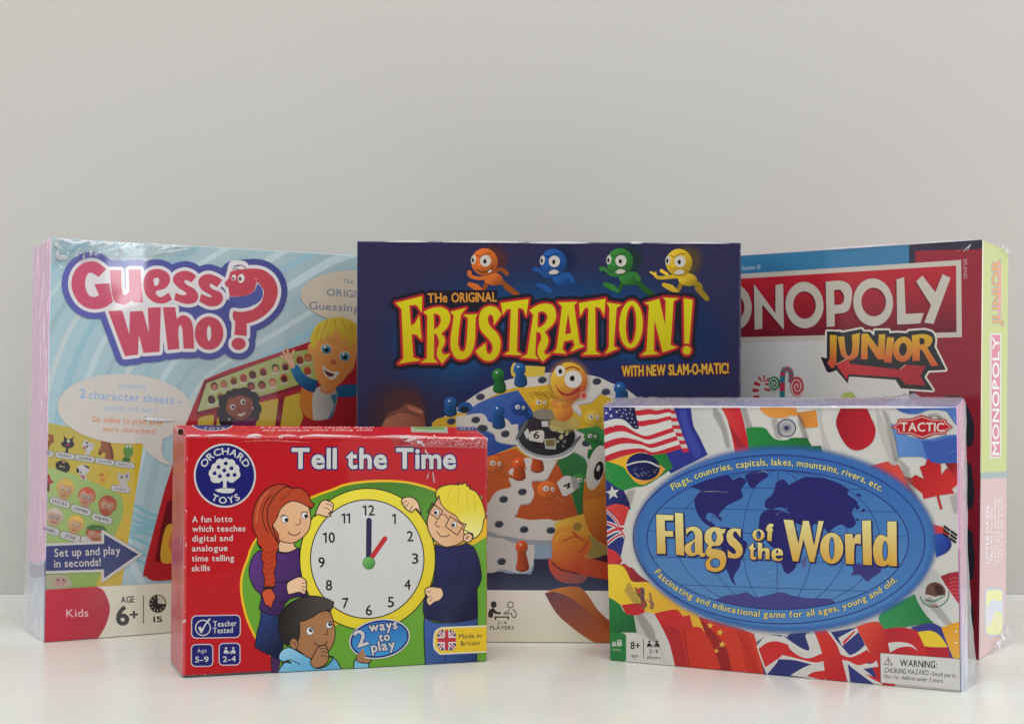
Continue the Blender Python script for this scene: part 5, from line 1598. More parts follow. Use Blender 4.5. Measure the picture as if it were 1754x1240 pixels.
fur(sheets, gF, [('370,45c 430,110 480,110 545,65c 520,140 550,200 500,255 450,265 445,330 400,330 410,260 350,230 330,180 375,140', (46, 46, 54)), ('425,130 455,125 480,150 455,170 430,160', (204, 204, 200)), ('410,205 440,190 475,205 445,225', (170, 90, 100))], 'black cat')
fur(sheets, gF, [('740,110c 770,150 840,180 885,215c 860,240 850,290 810,310 800,370 720,370 740,300 690,270 670,200 700,150', (196, 194, 192)), ('740,160 775,170 765,195 740,185', (90, 86, 90)), ('735,215 775,230 755,255', (46, 44, 48)), ('700,230 735,250 720,290 690,260', (160, 90, 80)), ('815,205 835,215 825,235', (90, 86, 90))], 'white dog')
fur(sheets, gF, [('975,120c 1010,150 1100,130c 1150,220 1185,330 1180,450 1050,430 1060,350 1020,330 980,375 930,350 950,290 980,220', (146, 86, 50)), ('980,330 1000,350 960,370 935,340', (110, 64, 44)), ('1100,150 1160,250 1180,400 1150,430 1130,280', (104, 58, 40))], 'brown horse')
fur(sheets, gF, [('1385,210 1420,190 1430,230 1480,210 1500,260 1505,340 1480,395 1445,405 1450,480 1345,480 1335,430 1370,390 1345,320 1355,270', (84, 140, 52)), ('1390,215 1420,205 1425,250 1395,255', (196, 194, 186)), ('1445,215 1480,215 1480,255 1450,255', (196, 194, 186)), ('1350,425 1450,425 1450,480 1340,480', (54, 104, 40))], 'green frog')
fur(sheets, gF, [('240,520 280,480 370,455 440,500 480,570 440,650 400,655 330,630 260,600', (42, 40, 46)), ('340,480 370,465 400,495 370,505', (200, 140, 120)), ('310,545 345,550 330,575 312,570', (206, 180, 120)), ('360,555 390,565 375,585', (206, 180, 120))], 'black dog')
fur(sheets, gF, [('585,590c 640,540 720,525 785,580c 790,640 750,670 730,700 750,780 660,760 640,690 590,660', (200, 198, 196)), ('700,530 785,570 780,600 720,560', (44, 42, 48)), ('580,590 620,600 625,660 590,660', (44, 42, 48)), ('640,640 665,650 655,680', (44, 42, 48)), ('640,700 720,720 710,770 690,765', (170, 90, 110))], 'spotted dog')
fur(sheets, gF, [('950,680 1000,600 1060,580 1100,650 1095,740 1040,760 1075,845 950,830 990,760', (206, 170, 52)), ('945,690 1000,670 1030,700 990,730', (190, 110, 50)), ('975,765 1050,770 1030,800 990,795', (196, 110, 50))], 'yellow duck')
fur(sheets, gF, [('1255,650c 1300,680 1380,680 1420,635c 1450,700 1450,780 1400,820 1430,900 1260,880 1290,820 1250,760', (190, 186, 180)), ('1300,720 1330,710 1340,745 1310,760', (96, 100, 90)), ('1385,700 1415,690 1415,740 1390,745', (100, 90, 110))], 'white cat')
a = Art(g_front)
a.sm(gF('70,680c 140,700 160,770 220,810c 180,830 140,850 80,850c'), (176, 44, 56)); a.sm(gF('80,850c 140,850 140,960 110,970 80,930c'), (110, 60, 50)); a.sm(gF('80,750c 130,770 130,800 80,820c'), (140, 110, 90))
a.build('printed_face', people, print_pale, 'girl in a red hat')
head(people, gF, 390, 950, 125, 150, (212, 168, 120), (204, 172, 84), 12, '', 'fair haired boy')
head(people, gF, 740, 1075, 120, 140, (210, 152, 118), (190, 80, 56), 15, 'glasses', 'red haired boy with glasses')
head(people, gD, 722, 165, 58, 66, (196, 132, 90), (160, 72, 44), 15, 'beard', 'bearded man')
head(people, gD, 320, 250, 56, 60, (216, 172, 152), (190, 180, 172), 15, 'glasses', 'pale haired man with glasses')
head(people, gD, 482, 310, 52, 64, (214, 166, 112), (212, 176, 78), 15, '', 'fair haired person')
head(people, gD, 640, 385, 70, 48, (198, 130, 96), (150, 56, 46), 12, '', 'red haired person in a beret')
a = Art(g_front); a.sm(gD('565,330c 600,305 690,310 725,350c 690,345 620,345'), (66, 112, 54)); a.build('printed_face', people, print_pale, 'green beret')
a = Art(g_front)
a.sm(gD('247,700c 300,680 420,690 455,740 440,775 247,790c'), (178, 178, 150)); a.sm(gD('330,720 380,700 420,730 380,770 330,765'), (196, 150, 150)); a.oval(gD.p(350, 720), 2, 2, (90, 80, 80)); a.oval(gD.p(395, 722), 2, 2, (90, 80, 80))
a.build('printed_face', people, print_pale, 'face half hidden under the arrow')

# speech bubbles
GAIN[0] = 1.12
a = Art(g_front)
b1 = [p for p in oval(gC.p(1046, 486), 115.5, 59.6, 2.5, 80)]
a.shape(b1, col=(198, 193, 186))
a.sm(gC('1190,780c 1260,890 1390,985 1490,1008c 1405,940 1385,850 1400,750c'), (198, 193, 186))
LB, OR = (152, 178, 206), (206, 130, 66)
a.text('Includes', gC.p(985, 290), gC.p(1237, 306), 9.6, LB, 0.01)
a.text('2', gC.p(628, 385), gC.p(680, 387), 15.5, (136, 168, 204), 0.03)
a.text('character', gC.p(712, 392), gC.p(1180, 418), 13.6, (136, 168, 204), 0.02)
a.text('sheets -', gC.p(1212, 422), gC.p(1566, 450), 13.6, (136, 168, 204), 0.02)
a.text('people and pets!', gC.p(850, 490), gC.p(1340, 520), 8.6, LB, 0.01)
a.text('Go online to print even', gC.p(742, 604), gC.p(1395, 638), 9.2, OR, 0.02)
a.text('more characters!', gC.p(843, 694), gC.p(1330, 716), 8.6, OR, 0.02)
a.build('speech_bubble', g_box, print_pale, 'pale bubble about character sheets')
a = Art(g_front)
a.shape(oval(gB.p(1780, 655), 116, 48, 4, 60), col=(192, 180, 162))
GB = (112, 126, 142)
a.text('The', gB.p(1545, 516), gB.p(1645, 522), 8.2, GB, 0.01)
a.text('ORIGINAL', gB.p(1398, 628), gB.p(1880, 660), 11.8, GB, 0.02)
a.text('Guessing Game', gB.p(1236, 752), gB.p(2050, 800), 13, GB, 0.02)
a.build('speech_bubble', g_box, print_pale, 'pale bubble beside the title')

# red flip-up board
GAIN[0] = 0.95
RB, DR = (172, 40, 50), (118, 28, 46)
a = Art(g_front)
a.sm(gE('90,700c 270,270c 500,175c') + gB('715,1235c 1260,1048c') + PX('640,560c 640,1000c 300,992c 264,994 250,986 247,972') + gC('1410,1240c 1590,660c'), grad((300, 900), (560, 640), (178, 40, 46), (160, 36, 46)))
game = a.build('red_board_picture', g_box, print_pale)
a = Art(g_front)
a.sm(gE('260,290c 1120,0c 1500,-60c 1500,400c 1150,330c 190,590c'), DR)
a.sm(gE('290,305c 700,150 1090,15c 1400,-40c 1400,250c 1150,312c 760,430 205,566c'), grad(gE.p(300, 400), gE.p(1100, 200), (176, 184, 128), (160, 168, 96)))
a.build('board_sheet', game, print_pale)
random.seed(2)
for x, y in ((360, 332), (450, 312), (540, 282), (630, 256), (715, 226), (812, 200), (925, 165), (1015, 150), (335, 455), (420, 430), (500, 408), (700, 332), (800, 320), (900, 298), (1005, 258), (1150, 90), (1225, 70), (1220, 190)):
    a = Art(g_front)
    c = random.choice([(176, 110, 80), (110, 58, 46), (150, 70, 60), (190, 140, 100), (84, 40, 44)])
    p = gE.p(x, y)
    a.shape(oval(p, 6.4, 7.4, -20, 18), col=random.choice([(90, 40, 36), (170, 70, 50), (150, 110, 60), (60, 36, 40)])); a.shape(oval((p[0], p[1] + 1.6), 4.9, 5.2, -20, 16), col=c)
    a.shape(roundrect(p[0] - 6, p[1] + 8.5, p[0] + 6, p[1] + 11, 1, -2.5), col=(196, 194, 188))
    a.build('printed_face', game, print_pale)
a = Art(g_front)
YW = (194, 166, 56)
for s in ('215,632c 250,612 340,596 366,612c 355,740c 200,740c', '385,640c 420,600 480,590c 480,740c 370,740c', '775,485c 930,448 955,470 950,560 918,740c 735,740c', '1012,432c 1150,392c 1165,560 1178,620 1130,740c 950,740c'):
    a.sm([(x, y, c) for x, y, c in gE(s)], YW)
for s in ('205,580c 400,545c 1150,330c 1150,352c 400,566c 205,604c', '360,600c 392,590c 372,740c 345,740c', '955,440c 1010,425c 965,740c 915,740c'):
    a.sm(gE(s), (128, 32, 54))
for y in range(0, 3):
    a.sm(gD(f'{1180 - y * 0},{130}c 1320,60c 1320,590c 1085,580c 1130,330c'), (104, 26, 34)) if y == 0 else None
a.sm(gD('1215,120c 1400,60c 1400,240c 1215,265c'), (150, 34, 42)); a.sm(gD('1165,330 1240,292 1400,270 1400,600 1240,592 1130,572'), (206, 158, 56)); a.sm(gD('1225,350 1400,330 1400,560 1200,500'), (196, 116, 60))
a.build('board_window', game, print_pale)

# girl and boy
a = Art(g_front)
HK = (44, 34, 42)
a.shape(*[ccw(oval(gE.p(x, y), r / 5.39, r * 1.0 / 5.39, 0, 20)) for x, y, r in ((590, 510, 160), (480, 480, 80), (440, 570, 60), (470, 640, 70), (560, 420, 70), (640, 410, 70), (710, 450, 70), (740, 540, 60), (710, 600, 70), (520, 660, 60))], col=HK, rule='nz')
a.sm(gE('540,640c 600,660 700,620 740,640c 745,760c 500,760c'), (104, 40, 84))
a.sm(gE('470,520 500,440 580,410 670,425 715,480 712,560 670,620 600,645 520,610 480,570'), grad(gE.p(490, 450), gE.p(700, 620), (152, 84, 64), (120, 58, 48)))
a.sm(gE('500,460 560,405 640,400 700,450 650,425 580,420'), HK)
for x, y in ((530, 522), (625, 475)):
    a.oval(gE.p(x, y), 4.6, 5.0, (186, 178, 176), n=16); a.oval(gE.p(x + 4, y + 2), 2.3, 2.8, (44, 34, 36), n=12)
a.sm(gE('575,590 610,585 650,570 640,590 600,608'), (196, 180, 176)); a.oval(gE.p(585, 540), 2, 1.6, (100, 46, 42))
a.oval(gE.p(497, 636), 1.6, 1.6, (206, 200, 196)); a.oval(gE.p(714, 532), 1.6, 1.6, (206, 200, 196))
a.build('curly_haired_girl_picture', g_box, print_pale)
a = Art(g_front)
a.sm(gG('290,770c 420,790c 415,1115c 330,1070 270,980 268,880'), (196, 118, 46))
a.sm(gG('650,760c 760,735 900,732c 900,852c 760,870 670,862c'), (36, 88, 126))
a.sm(gG('440,775c 500,750 640,770c 670,860 640,1000 610,1085c 510,1112 410,1112c 400,950 405,850'), grad(gG.p(430, 950), gG.p(640, 900), (186, 180, 168), (150, 152, 150)))
a.sm(gG('600,860 660,840 655,920 610,1085c 570,1095c 630,960'), (62, 104, 132))
a.sm(gG('178,565 230,522 260,545 300,610 370,662 455,690c 440,780 420,822c 340,795 240,712 190,620'), grad(gG.p(250, 560), gG.p(330, 780), (44, 112, 158), (28, 70, 112)))
boy2 = a.build('fair_haired_boy_picture', g_box, print_pale)
a = Art(g_front)
limb(a, [gG.p(190, 540), gG.p(165, 480)], [8, 11], (214, 168, 140))
for p1 in ((70, 430), (85, 380), (130, 345), (205, 370)): limb(a, [gG.p(160, 480), gG.p((160 + p1[0]) / 2, (480 + p1[1]) / 2 - 5), gG.p(*p1)], [5, 4.2, 3.4], (214, 168, 140))
a.build('boy_hand', boy2, print_pale)
a = Art(g_front)
a.sm(gG('470,740c 560,800 680,700c 640,800 580,832 500,815'), (190, 116, 62))
a.sm(gG('385,300 365,300 352,350 365,400 405,430c 420,560 450,680 500,750 580,800 690,730 780,630 840,560 870,420c 880,250 760,150 600,130 450,180'), grad(gG.p(420, 300), gG.p(800, 650), (216, 152, 84), (196, 122, 64)))
for x, y in ((548, 360), (743, 437)):
    a.shape(oval(gG.p(x, y), 9.2, 8.4, 10, 24), col=(196, 196, 190)); a.shape(oval(gG.p(x + 2, y + 5), 8.2, 7.4, 10, 24), col=(72, 126, 146)); a.shape(oval(gG.p(x + 4, y + 10), 4, 4, 0, 16), col=(28, 34, 42)); a.oval(gG.p(x - 12, y - 22), 2, 2, (210, 212, 210))
a.sm(gG('590,480 625,468 660,500 640,525 600,510'), (172, 92, 54))
a.sm(gG('505,530c 590,590 690,600c 660,650 600,685 540,640 515,590'), (206, 200, 186)); a.sm(gG('520,570c 580,605 640,625c 600,655 550,630'), (96, 44, 44))
a.line(gG('495,270 560,250 640,290'), 3, (190, 150, 60)); a.line(gG('750,310 800,330 830,370'), 3, (190, 150, 60))
a.build('boy_face', boy2, print_pale)
a = Art(g_front)
a.sm(gG('385,345c 385,230 440,110 560,40 700,20 820,60 900,150 900,360c 860,330 845,270c 800,330c 760,220c 720,300c 680,180 640,150c 600,240c 570,180c 520,260c 480,250 450,300 430,360 405,350'), grad(gG.p(450, 100), gG.p(760, 260), (214, 190, 74), (196, 158, 52)))
for q in ('560,60 520,160 490,240', '640,50 650,120', '720,60 760,160', '800,90 840,200', '480,120 430,240'): a.line(gG(q), 1.4, (176, 138, 44))
a.build('boy_hair', boy2, print_pale)

# arrow
a = Art(g_front)
ar = [p[:2] for p in gD('160,458 690,436 690,352 982,526 690,728 690,650 160,668')]
a.shape(*stroke_loops(ar, 4.4, True), ar, col=(206, 204, 200), rule='nz')
a.shape([(x + (-1.5 if x > 235 else 0), y) for x, y in [p[:2] for p in gD('160,468 700,446 700,372 966,526 700,708 700,640 160,656')]], col=grad((80, 960), (235, 950), (58, 66, 128), (38, 44, 104)))
a.text('Set up and play', gD.p(326, 545), gD.p(824, 524), 13.4, (210, 206, 202), 0.02)
a.text('in seconds!', gD.p(324, 627), gD.p(676, 612), 13.2, (210, 206, 202), 0.02)
a.build('printed_arrow', g_box, print_pale)

# bottom panel
GAIN[0] = 1.18
a = Art(g_front)
a.shape([p[:2] for p in gD('100,803 640,771 1230,742 3500,620 3500,1300 100,1300')], col=grad((80, 1060), (300, 1040), (214, 210, 196), (206, 202, 182)))
a.build('lower_panel', g_box, print_pale)
a = Art(g_front)
a.sm(gD('150,802c 640,771c 700,805 745,930 715,1060 655,1162c 150,1220c'), grad(gD.p(247, 900), gD.p(740, 950), (188, 40, 62), (168, 32, 52)))
a.text('Kids', gD.p(416, 1002), gD.p(581, 996), 13.0, (216, 176, 184), 0.015)
a.build('printed_label', g_box, print_pale, 'red label at the lower corner')
a = Art(g_front)
D_ = (48, 46, 46)
a.text('AGE', gD.p(830, 894), gD.p(930, 890), 10.6, D_, 0.045)
a.text('6', gD.p(800, 1062), gD.p(888, 1056), 30.5, D_, 0.06)
a.text('+', gD.p(900, 1022), gD.p(957, 1020), 17, D_, 0.05)
a.line(gD('999,840 999,1050'), 1.4, D_, curved=False); a.line(gD('1214,825 1212,1035'), 1.4, D_, curved=False)
a.shape(oval(gD.p(1107, 900), 14.8, 15.6, 0, 40), col=D_)
a.shape([gD.p(1107, 900)] + oval(gD.p(1107, 900), 13.2, 14, 0, 12, -90, 0), col=(188, 184, 168))
for k in range(12):
    t = math.radians(k * 30)
    c = gD.p(1107, 900)
    if not (270 < k * 30 < 360): a.line([(c[0] + 9.5 * math.cos(t), c[1] + 10 * math.sin(t)), (c[0] + 13 * math.cos(t), c[1] + 13.8 * math.sin(t))], 1.1, (188, 184, 168), curved=False)
a.text('15', gD.p(1076, 1040), gD.p(1141, 1037), 9.2, D_, 0.05)
a.build('printed_badge', g_box, print_pale)

# title
a = Art(g_front)
T = [[smooth(gA(s))] for s in (
    '875,385c 800,458c 750,425 705,425 680,490 685,570 720,630 770,640 805,625c 762,522c 900,515c 935,688c 850,742 730,752 630,702 565,600 552,490 590,390 670,325 780,318',
    '905,394c 1010,394c 1020,590 1050,622 1085,590c 1080,388c 1190,388c 1212,692c 1120,692c 1110,672c 1040,712 960,690 925,610',
    '1705,450c 1660,508c 1610,485 1593,500 1620,530 1690,570 1722,630 1697,690 1610,706 1500,670c 1512,600c 1570,622 1612,615 1590,590 1530,550 1488,490 1510,430 1590,398 1660,415',
    '890,770c 1020,762c 1085,982c 1090,775c 1210,768c 1265,967c 1255,740c 1377,735c 1365,1147c 1215,1157c 1175,992c 1165,1172c 1045,1187c',
    '1395,735c 1510,735c 1522,840c 1580,808 1645,840 1675,930 1683,1117c 1585,1117c 1575,950 1556,900 1538,960 1548,1120c 1440,1130c')]
T.append([smooth(gB('435,485c 385,552c 330,520 318,540 350,570 420,600 442,660 400,716 310,727 220,682c 240,610c 300,637 335,640 320,620 250,580 213,520 230,460 300,428 380,450'))])
T.append([smooth(gA('1480,665c 1400,702 1300,682 1228,600 1218,480 1270,400 1360,383 1440,420 1462,490 1420,560 1330,592 1370,642 1450,600c')), smooth(gA('1320,540c 1308,480 1345,463 1362,490 1347,530'))])
T.append([oval(gB.p(312, 975), 133 / 5.39, 154 / 5.39, 0, 36), oval(gB.p(312, 975), 20 / 5.39, 70 / 5.39, 0, 20)])
T.append([smooth(gB('453,512c 490,470 510,410 560,393 640,383 740,378 830,400 910,470 947,580 920,700 850,790 760,852 660,888c 660,1002c 545,990c 552,880 530,830 535,770c 620,777 720,752 790,690 817,600 790,540 752,500c 745,535 720,592 640,632 500,637c 490,560 472,545'))])
T.append([oval(gB.p(585, 1072), 66 / 5.39, 57 / 5.39, 0, 28)])
outs = [g[0] for g in T]
blob = [ccw(smooth(gB('500,720c 700,500 800,600 740,720 560,800c'))), ccw([gA.p(x, y) for x, y in ((900, 680), (1700, 680), (1700, 800), (900, 800))])]
hairs = [gB('505,395 520,340 570,325 640,340 665,380')]
a.shape(*[q for L in outs for q in stroke_loops(L, 33, True)], *[ccw(L) for L in outs], *blob, col=grad(gA.p(500, 800), gB.p(1000, 500), (80, 84, 160), (46, 52, 124)), rule='nz')
a.shape(*[q for g in T[5:7] + T[7:8] for L in g[1:] for q in stroke_loops(L, 9, True)], ccw(smooth(gA('690,480 720,430 770,440 860,420 905,470 905,525 780,530 800,610 740,630 700,590'))), ccw(oval(gA.p(1482, 560), 6, 6, 0, 12)), ccw(oval(gA.p(1708, 510), 5, 5, 0, 12)), ccw(oval(gA.p(1490, 600), 5, 5, 0, 12)), *[ccw(L[1]) for L in T if len(L) > 1], *[q for L in outs for q in stroke_loops(L, 11.5, True)], *[q for h in hairs for q in stroke_loops(smooth(h, False), 9)], ccw([gA.p(x, y) for x, y in ((905, 650), (1290, 660), (1290, 790), (930, 770))]), col=(206, 202, 204), rule='nz')
a.sm(gB('757,515c 800,560 808,630 770,690 700,722 560,732c 570,690c 500,690c 495,640c 640,632 725,590'), (58, 70, 142))
for g in T:
    a.shape(*g, col=grad(gA.p(600, 500), gB.p(900, 700), (186, 70, 100), (178, 42, 58)))
a.oval(gB.p(540, 462), 3.6, 5.2, (212, 206, 204), 10); a.oval(gB.p(608, 470), 5.6, 7.8, (212, 206, 204), 10); a.oval(gB.p(536, 470), 1.8, 2.6, (70, 30, 36)); a.oval(gB.p(598, 474), 2.4, 3.6, (70, 30, 36))
for q in ('530,385 560,378 590,395', '570,350 620,350 655,385'): a.line(gB(q), 1.6, (96, 44, 50))
a.line(gB('728,478 745,468 760,482'), 1.4, (214, 120, 110))
a.build('printed_title', g_box, print_pale)

# left side of the pale box
g_left = face_plane(GC['fbl'], GC['ftl'], GC['bbl'], -GE, 0.6, [GC['fbl'], GC['ftl'], GC['btl'], GC['bbl']])
a = Art(g_left)
a.shape(PX('30,945 60,965 78,958 100,955 100,1140 30,1140'), col=grad((60, 960), (60, 1080), (150, 170, 200), (206, 204, 212)))
a.sm(PX('50,958c 62,968 78,962c 78,985c 62,990 50,985c'), (96, 96, 140))
a.build('bleached_side_print', g_box, film)

# ------------------------------------------------------------------ print on the red box
mA, mB, mC, mD, mE = Z(1260, 395, 4.066), Z(1500, 395, 4.066), Z(1600, 680, 4.43), Z(1600, 930, 4.43), Z(1360, 540, 6.264)
a = Art(m_front)
a.shape(PX('900,380 1560,395 1560,900 900,900'), col=grad((1270, 600), (1420, 690), (178, 186, 192), (208, 202, 192)))
a.shape([p[:2] for p in mA('-1800,200 46,168 1098,96 1220,85 1220,330 -1800,420')], col=grad((1270, 450), (1560, 430), (46, 112, 154), (58, 116, 152)))
a.build('picture_ground', m_box, print_far)
a = Art(m_front)
a.shape([p[:2] for p in mB('232,60 800,20 800,4000 232,4000')], col=(46, 44, 60))
a.shape([p[:2] for p in mB('275,141 800,128 800,4000 275,4000')], col=grad(mB.p(400, 160), mB.p(500, 900), (140, 36, 50), (122, 28, 38)))
a.sm(mB('232,1120c 275,1120c 275,1300c 232,1300c'), (46, 44, 50))
a.build('red_panel', m_box, print_far)
a = Art(m_front)
for s in ('-40,60c 60,0 200,-4 250,60 292,160 306,270 290,350 250,378 -40,400c', '-40,480c 250,492 292,600 306,720 297,810 258,848 -40,860c', '-40,950c 262,1000 296,1120 308,1230 300,1330 262,1390 -40,1400c'):
    a.sm(mC(s), (40, 38, 46))
a.sm(mD('-40,360c 262,440 292,480 303,560 297,650 268,690 -40,720c'), (40, 38, 46))
a.build('printed_shape', m_box, print_far, 'row of rounded black shapes')

a = Art(m_front)
WHM = (186, 178, 166)
a.shape([p[:2] for p in mA('-760,352 1098,236')] + [p[:2] for p in mB('595,205 600,742')] + [p[:2] for p in mA('-760,800')], col=WHM)
a.shape([p[:2] for p in mA('-720,382 1098,270')] + [p[:2] for p in mB('560,244 563,708')] + [p[:2] for p in mA('-720,760')], col=grad(mA.p(600, 300), mA.p(640, 740), (176, 34, 46), (98, 28, 42)))
M_ = [[smooth(mA('128,375c 190,420c 278,577c 278,381c 332,371c 336,689c 186,513c 186,683c 133,689c') if False else mA('128,373c 278,577c 278,381c 331,371c 336,690c 186,514c 186,683c 133,690c'))],
      [oval(mA.p(480, 519), 132 / 4.066, 161 / 4.066, -4, 48), oval(mA.p(480, 519), 79 / 4.066, 96 / 4.066, -4, 40)],
      [oval(mA.p(-16, 533), 128 / 4.066, 162 / 4.066, -4, 48), oval(mA.p(-16, 533), 77 / 4.066, 98 / 4.066, -4, 40)],
      [smooth(mA('628,357c 740,351 800,390 810,470 780,560 690,581c 690,667c 635,671c')), smooth(mA('685,415c 730,414 757,460 741,510 688,518c'))],
      [oval(mA.p(958, 500), 138 / 4.066, 166 / 4.066, -4, 48), oval(mA.p(962, 498), 86 / 4.066, 100 / 4.066, -4, 40)],
      [smooth(mB('145,342c 198,325c 208,580c 334,575c 311,646c 150,655c'))],
      [smooth(mB('282,355c 325,314c 415,430c 466,304c 521,330c 402,651c 338,640c 386,520c'))],
      [smooth(mA('-520,400c -440,395c -360,560c -290,385c -210,378c -170,705c -225,708c -245,500c -340,690c -370,690c -450,520c -465,720c -520,722c'))]]
sh = [[[(x - 2.2, y + 2.4) for x, y in L] for L in g] for g in M_]
for g in sh: a.shape(*g, col=(104, 26, 38))
for g in M_: a.shape(*g, col=WHM)
a.text('Game ®', mA.p(44, 276), mA.p(176, 268), 7.0, (184, 204, 212), 0.0)
a.text('BRAND', mB.p(612, 200), mB.p(612, 336), 6.0, (190, 150, 158), 0.0)
a.build('printed_title', m_box, print_far)

a = Art(m_front)
sil = [p[:2] for p in mE('358,176 500,180 510,192 725,150 745,180 812,180 862,228 870,165 1015,165 1022,197 1100,190 1215,195 1232,172 1400,160')] + smooth([(*mE.p(x, y), 0) for x, y in ((1400, 160), (1480, 185), (1512, 250), (1505, 340))], False)[1:] + [p[:2] for p in mE('1625,582 1440,592 1395,662 1487,802 1150,780 1092,690 590,652 575,724 455,585 400,608 352,600 290,450 355,468')]
right_sil = [p for p in sil]
a.shape(*stroke_loops(sil, 7.6, True), ccw(sil), col=(206, 200, 188), rule='nz')
a.shape(*stroke_loops(sil, 1.2, True), ccw(sil), col=(44, 44, 46), rule='nz')
a.sm(mE('290,450c 355,470c 400,520c 450,575c 400,608 352,600'), (30, 28, 44))
J = [[smooth(mE(s))] for s in ('385,210c 460,215c 455,480 450,520 410,572 358,510c 385,460c', '470,230c 540,225c 560,400 600,432 627,350 620,210c 707,190c 700,330 680,440 600,482 520,440 490,350', '725,200c 790,195c 905,350c 910,205c 980,205c 970,477c 900,472c 790,310c 790,472c 720,472c', '1000,235c 1075,240c 1045,512c 965,500c')]
J.append([oval(mE.p(1170, 365), 107 / 6.264, 136 / 6.264, 8, 36), oval(mE.p(1170, 365), 42 / 6.264, 70 / 6.264, 5, 24)])
J.append([smooth(mE('1265,215c 1400,203 1482,240 1472,310 1430,350c 1552,540c 1475,547c 1375,370c 1350,370c 1350,487c 1273,492c')), smooth(mE('1345,245c 1390,250 1402,300 1350,317c'))])
for g in J: a.shape(*g, col=vgrad(572, 622, (204, 164, 44), (196, 80, 50)))
a.sm(mE('450,530c 590,458c 597,522c 1130,582c 1195,530c 1412,545c 1357,650c 1412,752c 1200,742c 1130,667c 582,632c 570,692c'), grad(mE.p(500, 540), mE.p(1300, 700), (190, 52, 56), (160, 42, 50)))
a.line(mE('1140,578 1195,532'), 1.4, (206, 170, 150), curved=False); a.line(mE('455,525 585,458'), 1.2, (206, 170, 140), curved=False)
a.build('printed_subtitle', m_box, print_far)

a = Art(m_front)
def cane(pts, c0, c1, w):
    q = smooth(pts, False, 6)
    for i in range(len(q) - 1):
        a.shape(*stroke_loops([q[i], q[i + 1]], w)[:1], col=c0 if (i // 2) % 2 == 0 else c1)
cane(mA('145,1165 140,1100 165,1040 205,1030 228,1060 222,1115'), (176, 50, 56), (206, 198, 188), 11)
cane(mA('325,1160 328,1010 345,962 380,975 388,1020 384,1060'), (46, 116, 124), (176, 50, 70), 9)
def lolly(x, y, rx, ry, c0, c1):
    c = mA.p(x, y)
    a.line([(c[0], c[1] + ry / 4), (c[0] - 1, c[1] + 24)], 1.8, (200, 190, 180), curved=False)
    a.shape(oval(c, rx / 4.066, ry / 4.066, 0, 30), col=c0)
    sp = [(c[0] + rx / 4.066 * (1 - t / 62) * math.cos(t / 4.2), c[1] + ry / 4.066 * (1 - t / 62) * math.sin(t / 4.2), 0) for t in range(2, 60, 3)]
    a.line(sp, 1.8, c1)
lolly(268, 1068, 42, 54, (46, 106, 72), (190, 196, 180)); lolly(428, 1086, 48, 70, (176, 58, 66), (208, 178, 174)); lolly(786, 1172, 54, 48, (150, 170, 56), (190, 192, 130))
a.build('sweets_picture', m_box, print_far)

# right side of the red box
m_side = face_plane(MC['fbr'], MC['ftr'], MC['bbr'], ME_, 0.6, [MC['fbr'], MC['bbr'], MC['btr'], MC['ftr']])
a = Art(m_side)
a.shape(PX('1600,822 1760,812 1760,1200 1600,1200'), col=(206, 178, 176))
a.shape(PX('1600,812 1760,806 1760,816 1600,824'), col=(158, 170, 172))
a.shape(PX('1696.5,571 1714.5,571.5 1714.5,783.5 1696.5,784.5'), col=(216, 220, 222))
a.shape(PX('1698.2,573 1713,573.5 1713,781.5 1698.2,782.5'), col=(206, 132, 146))
a.build('side_panel_print', m_box, print_far, 'yellow and pink side print')
a = Art(m_side)
a.text('MONOPOLY', (1711.3, 779), (1711.3, 577), 11.0, (232, 232, 230), 0.05)
a.text('JUNIOR', (1713.5, 557), (1712.5, 446), 13.0, (216, 160, 90), 0.05, outline=((4.0, (150, 166, 176)), (1.4, (206, 120, 96))))
a.shape(PX('1711,445 1715,458 1714,540 1711,556'), col=(222, 150, 150))
a.build('printed_title', m_box, print_far)
a = Art(m_side)
for s, x, y0, y1, h in (('LITTLE HAZEL', 1693.5, 964, 864, 4.6), ("Meow! I'm the", 1699.8, 960, 869, 3.6), ('crafty cat with nine', 1706, 968, 853, 3.6), ('lives, and I love to', 1711.6, 962, 855, 3.6), ('risk it all for a win!', 1717.2, 958, 853, 3.6)):
    a.text(s, (x, y0), (x, y1), h, (240, 238, 236), 0.05 if h > 4 else 0.03)
a.build('printed_text', m_box, print_far)
a = Art(m_side)
a.shape(roundrect(1686.5, 1006, 1719, 1089, 9), col=(186, 190, 206)); a.shape(roundrect(1689, 1010, 1717, 1086, 7), col=(232, 228, 160))
a.sm(PX('1690,1040c 1700,1026 1712,1030 1716,1026c 1716,1050 1706,1046 1700,1060 1695,1074 1690,1070c'), (206, 206, 216))
a.sm(PX('1700,1062 1708,1050 1714,1058 1712,1078 1704,1082'), (220, 214, 170))
a.build('printed_picture', m_box, print_far)
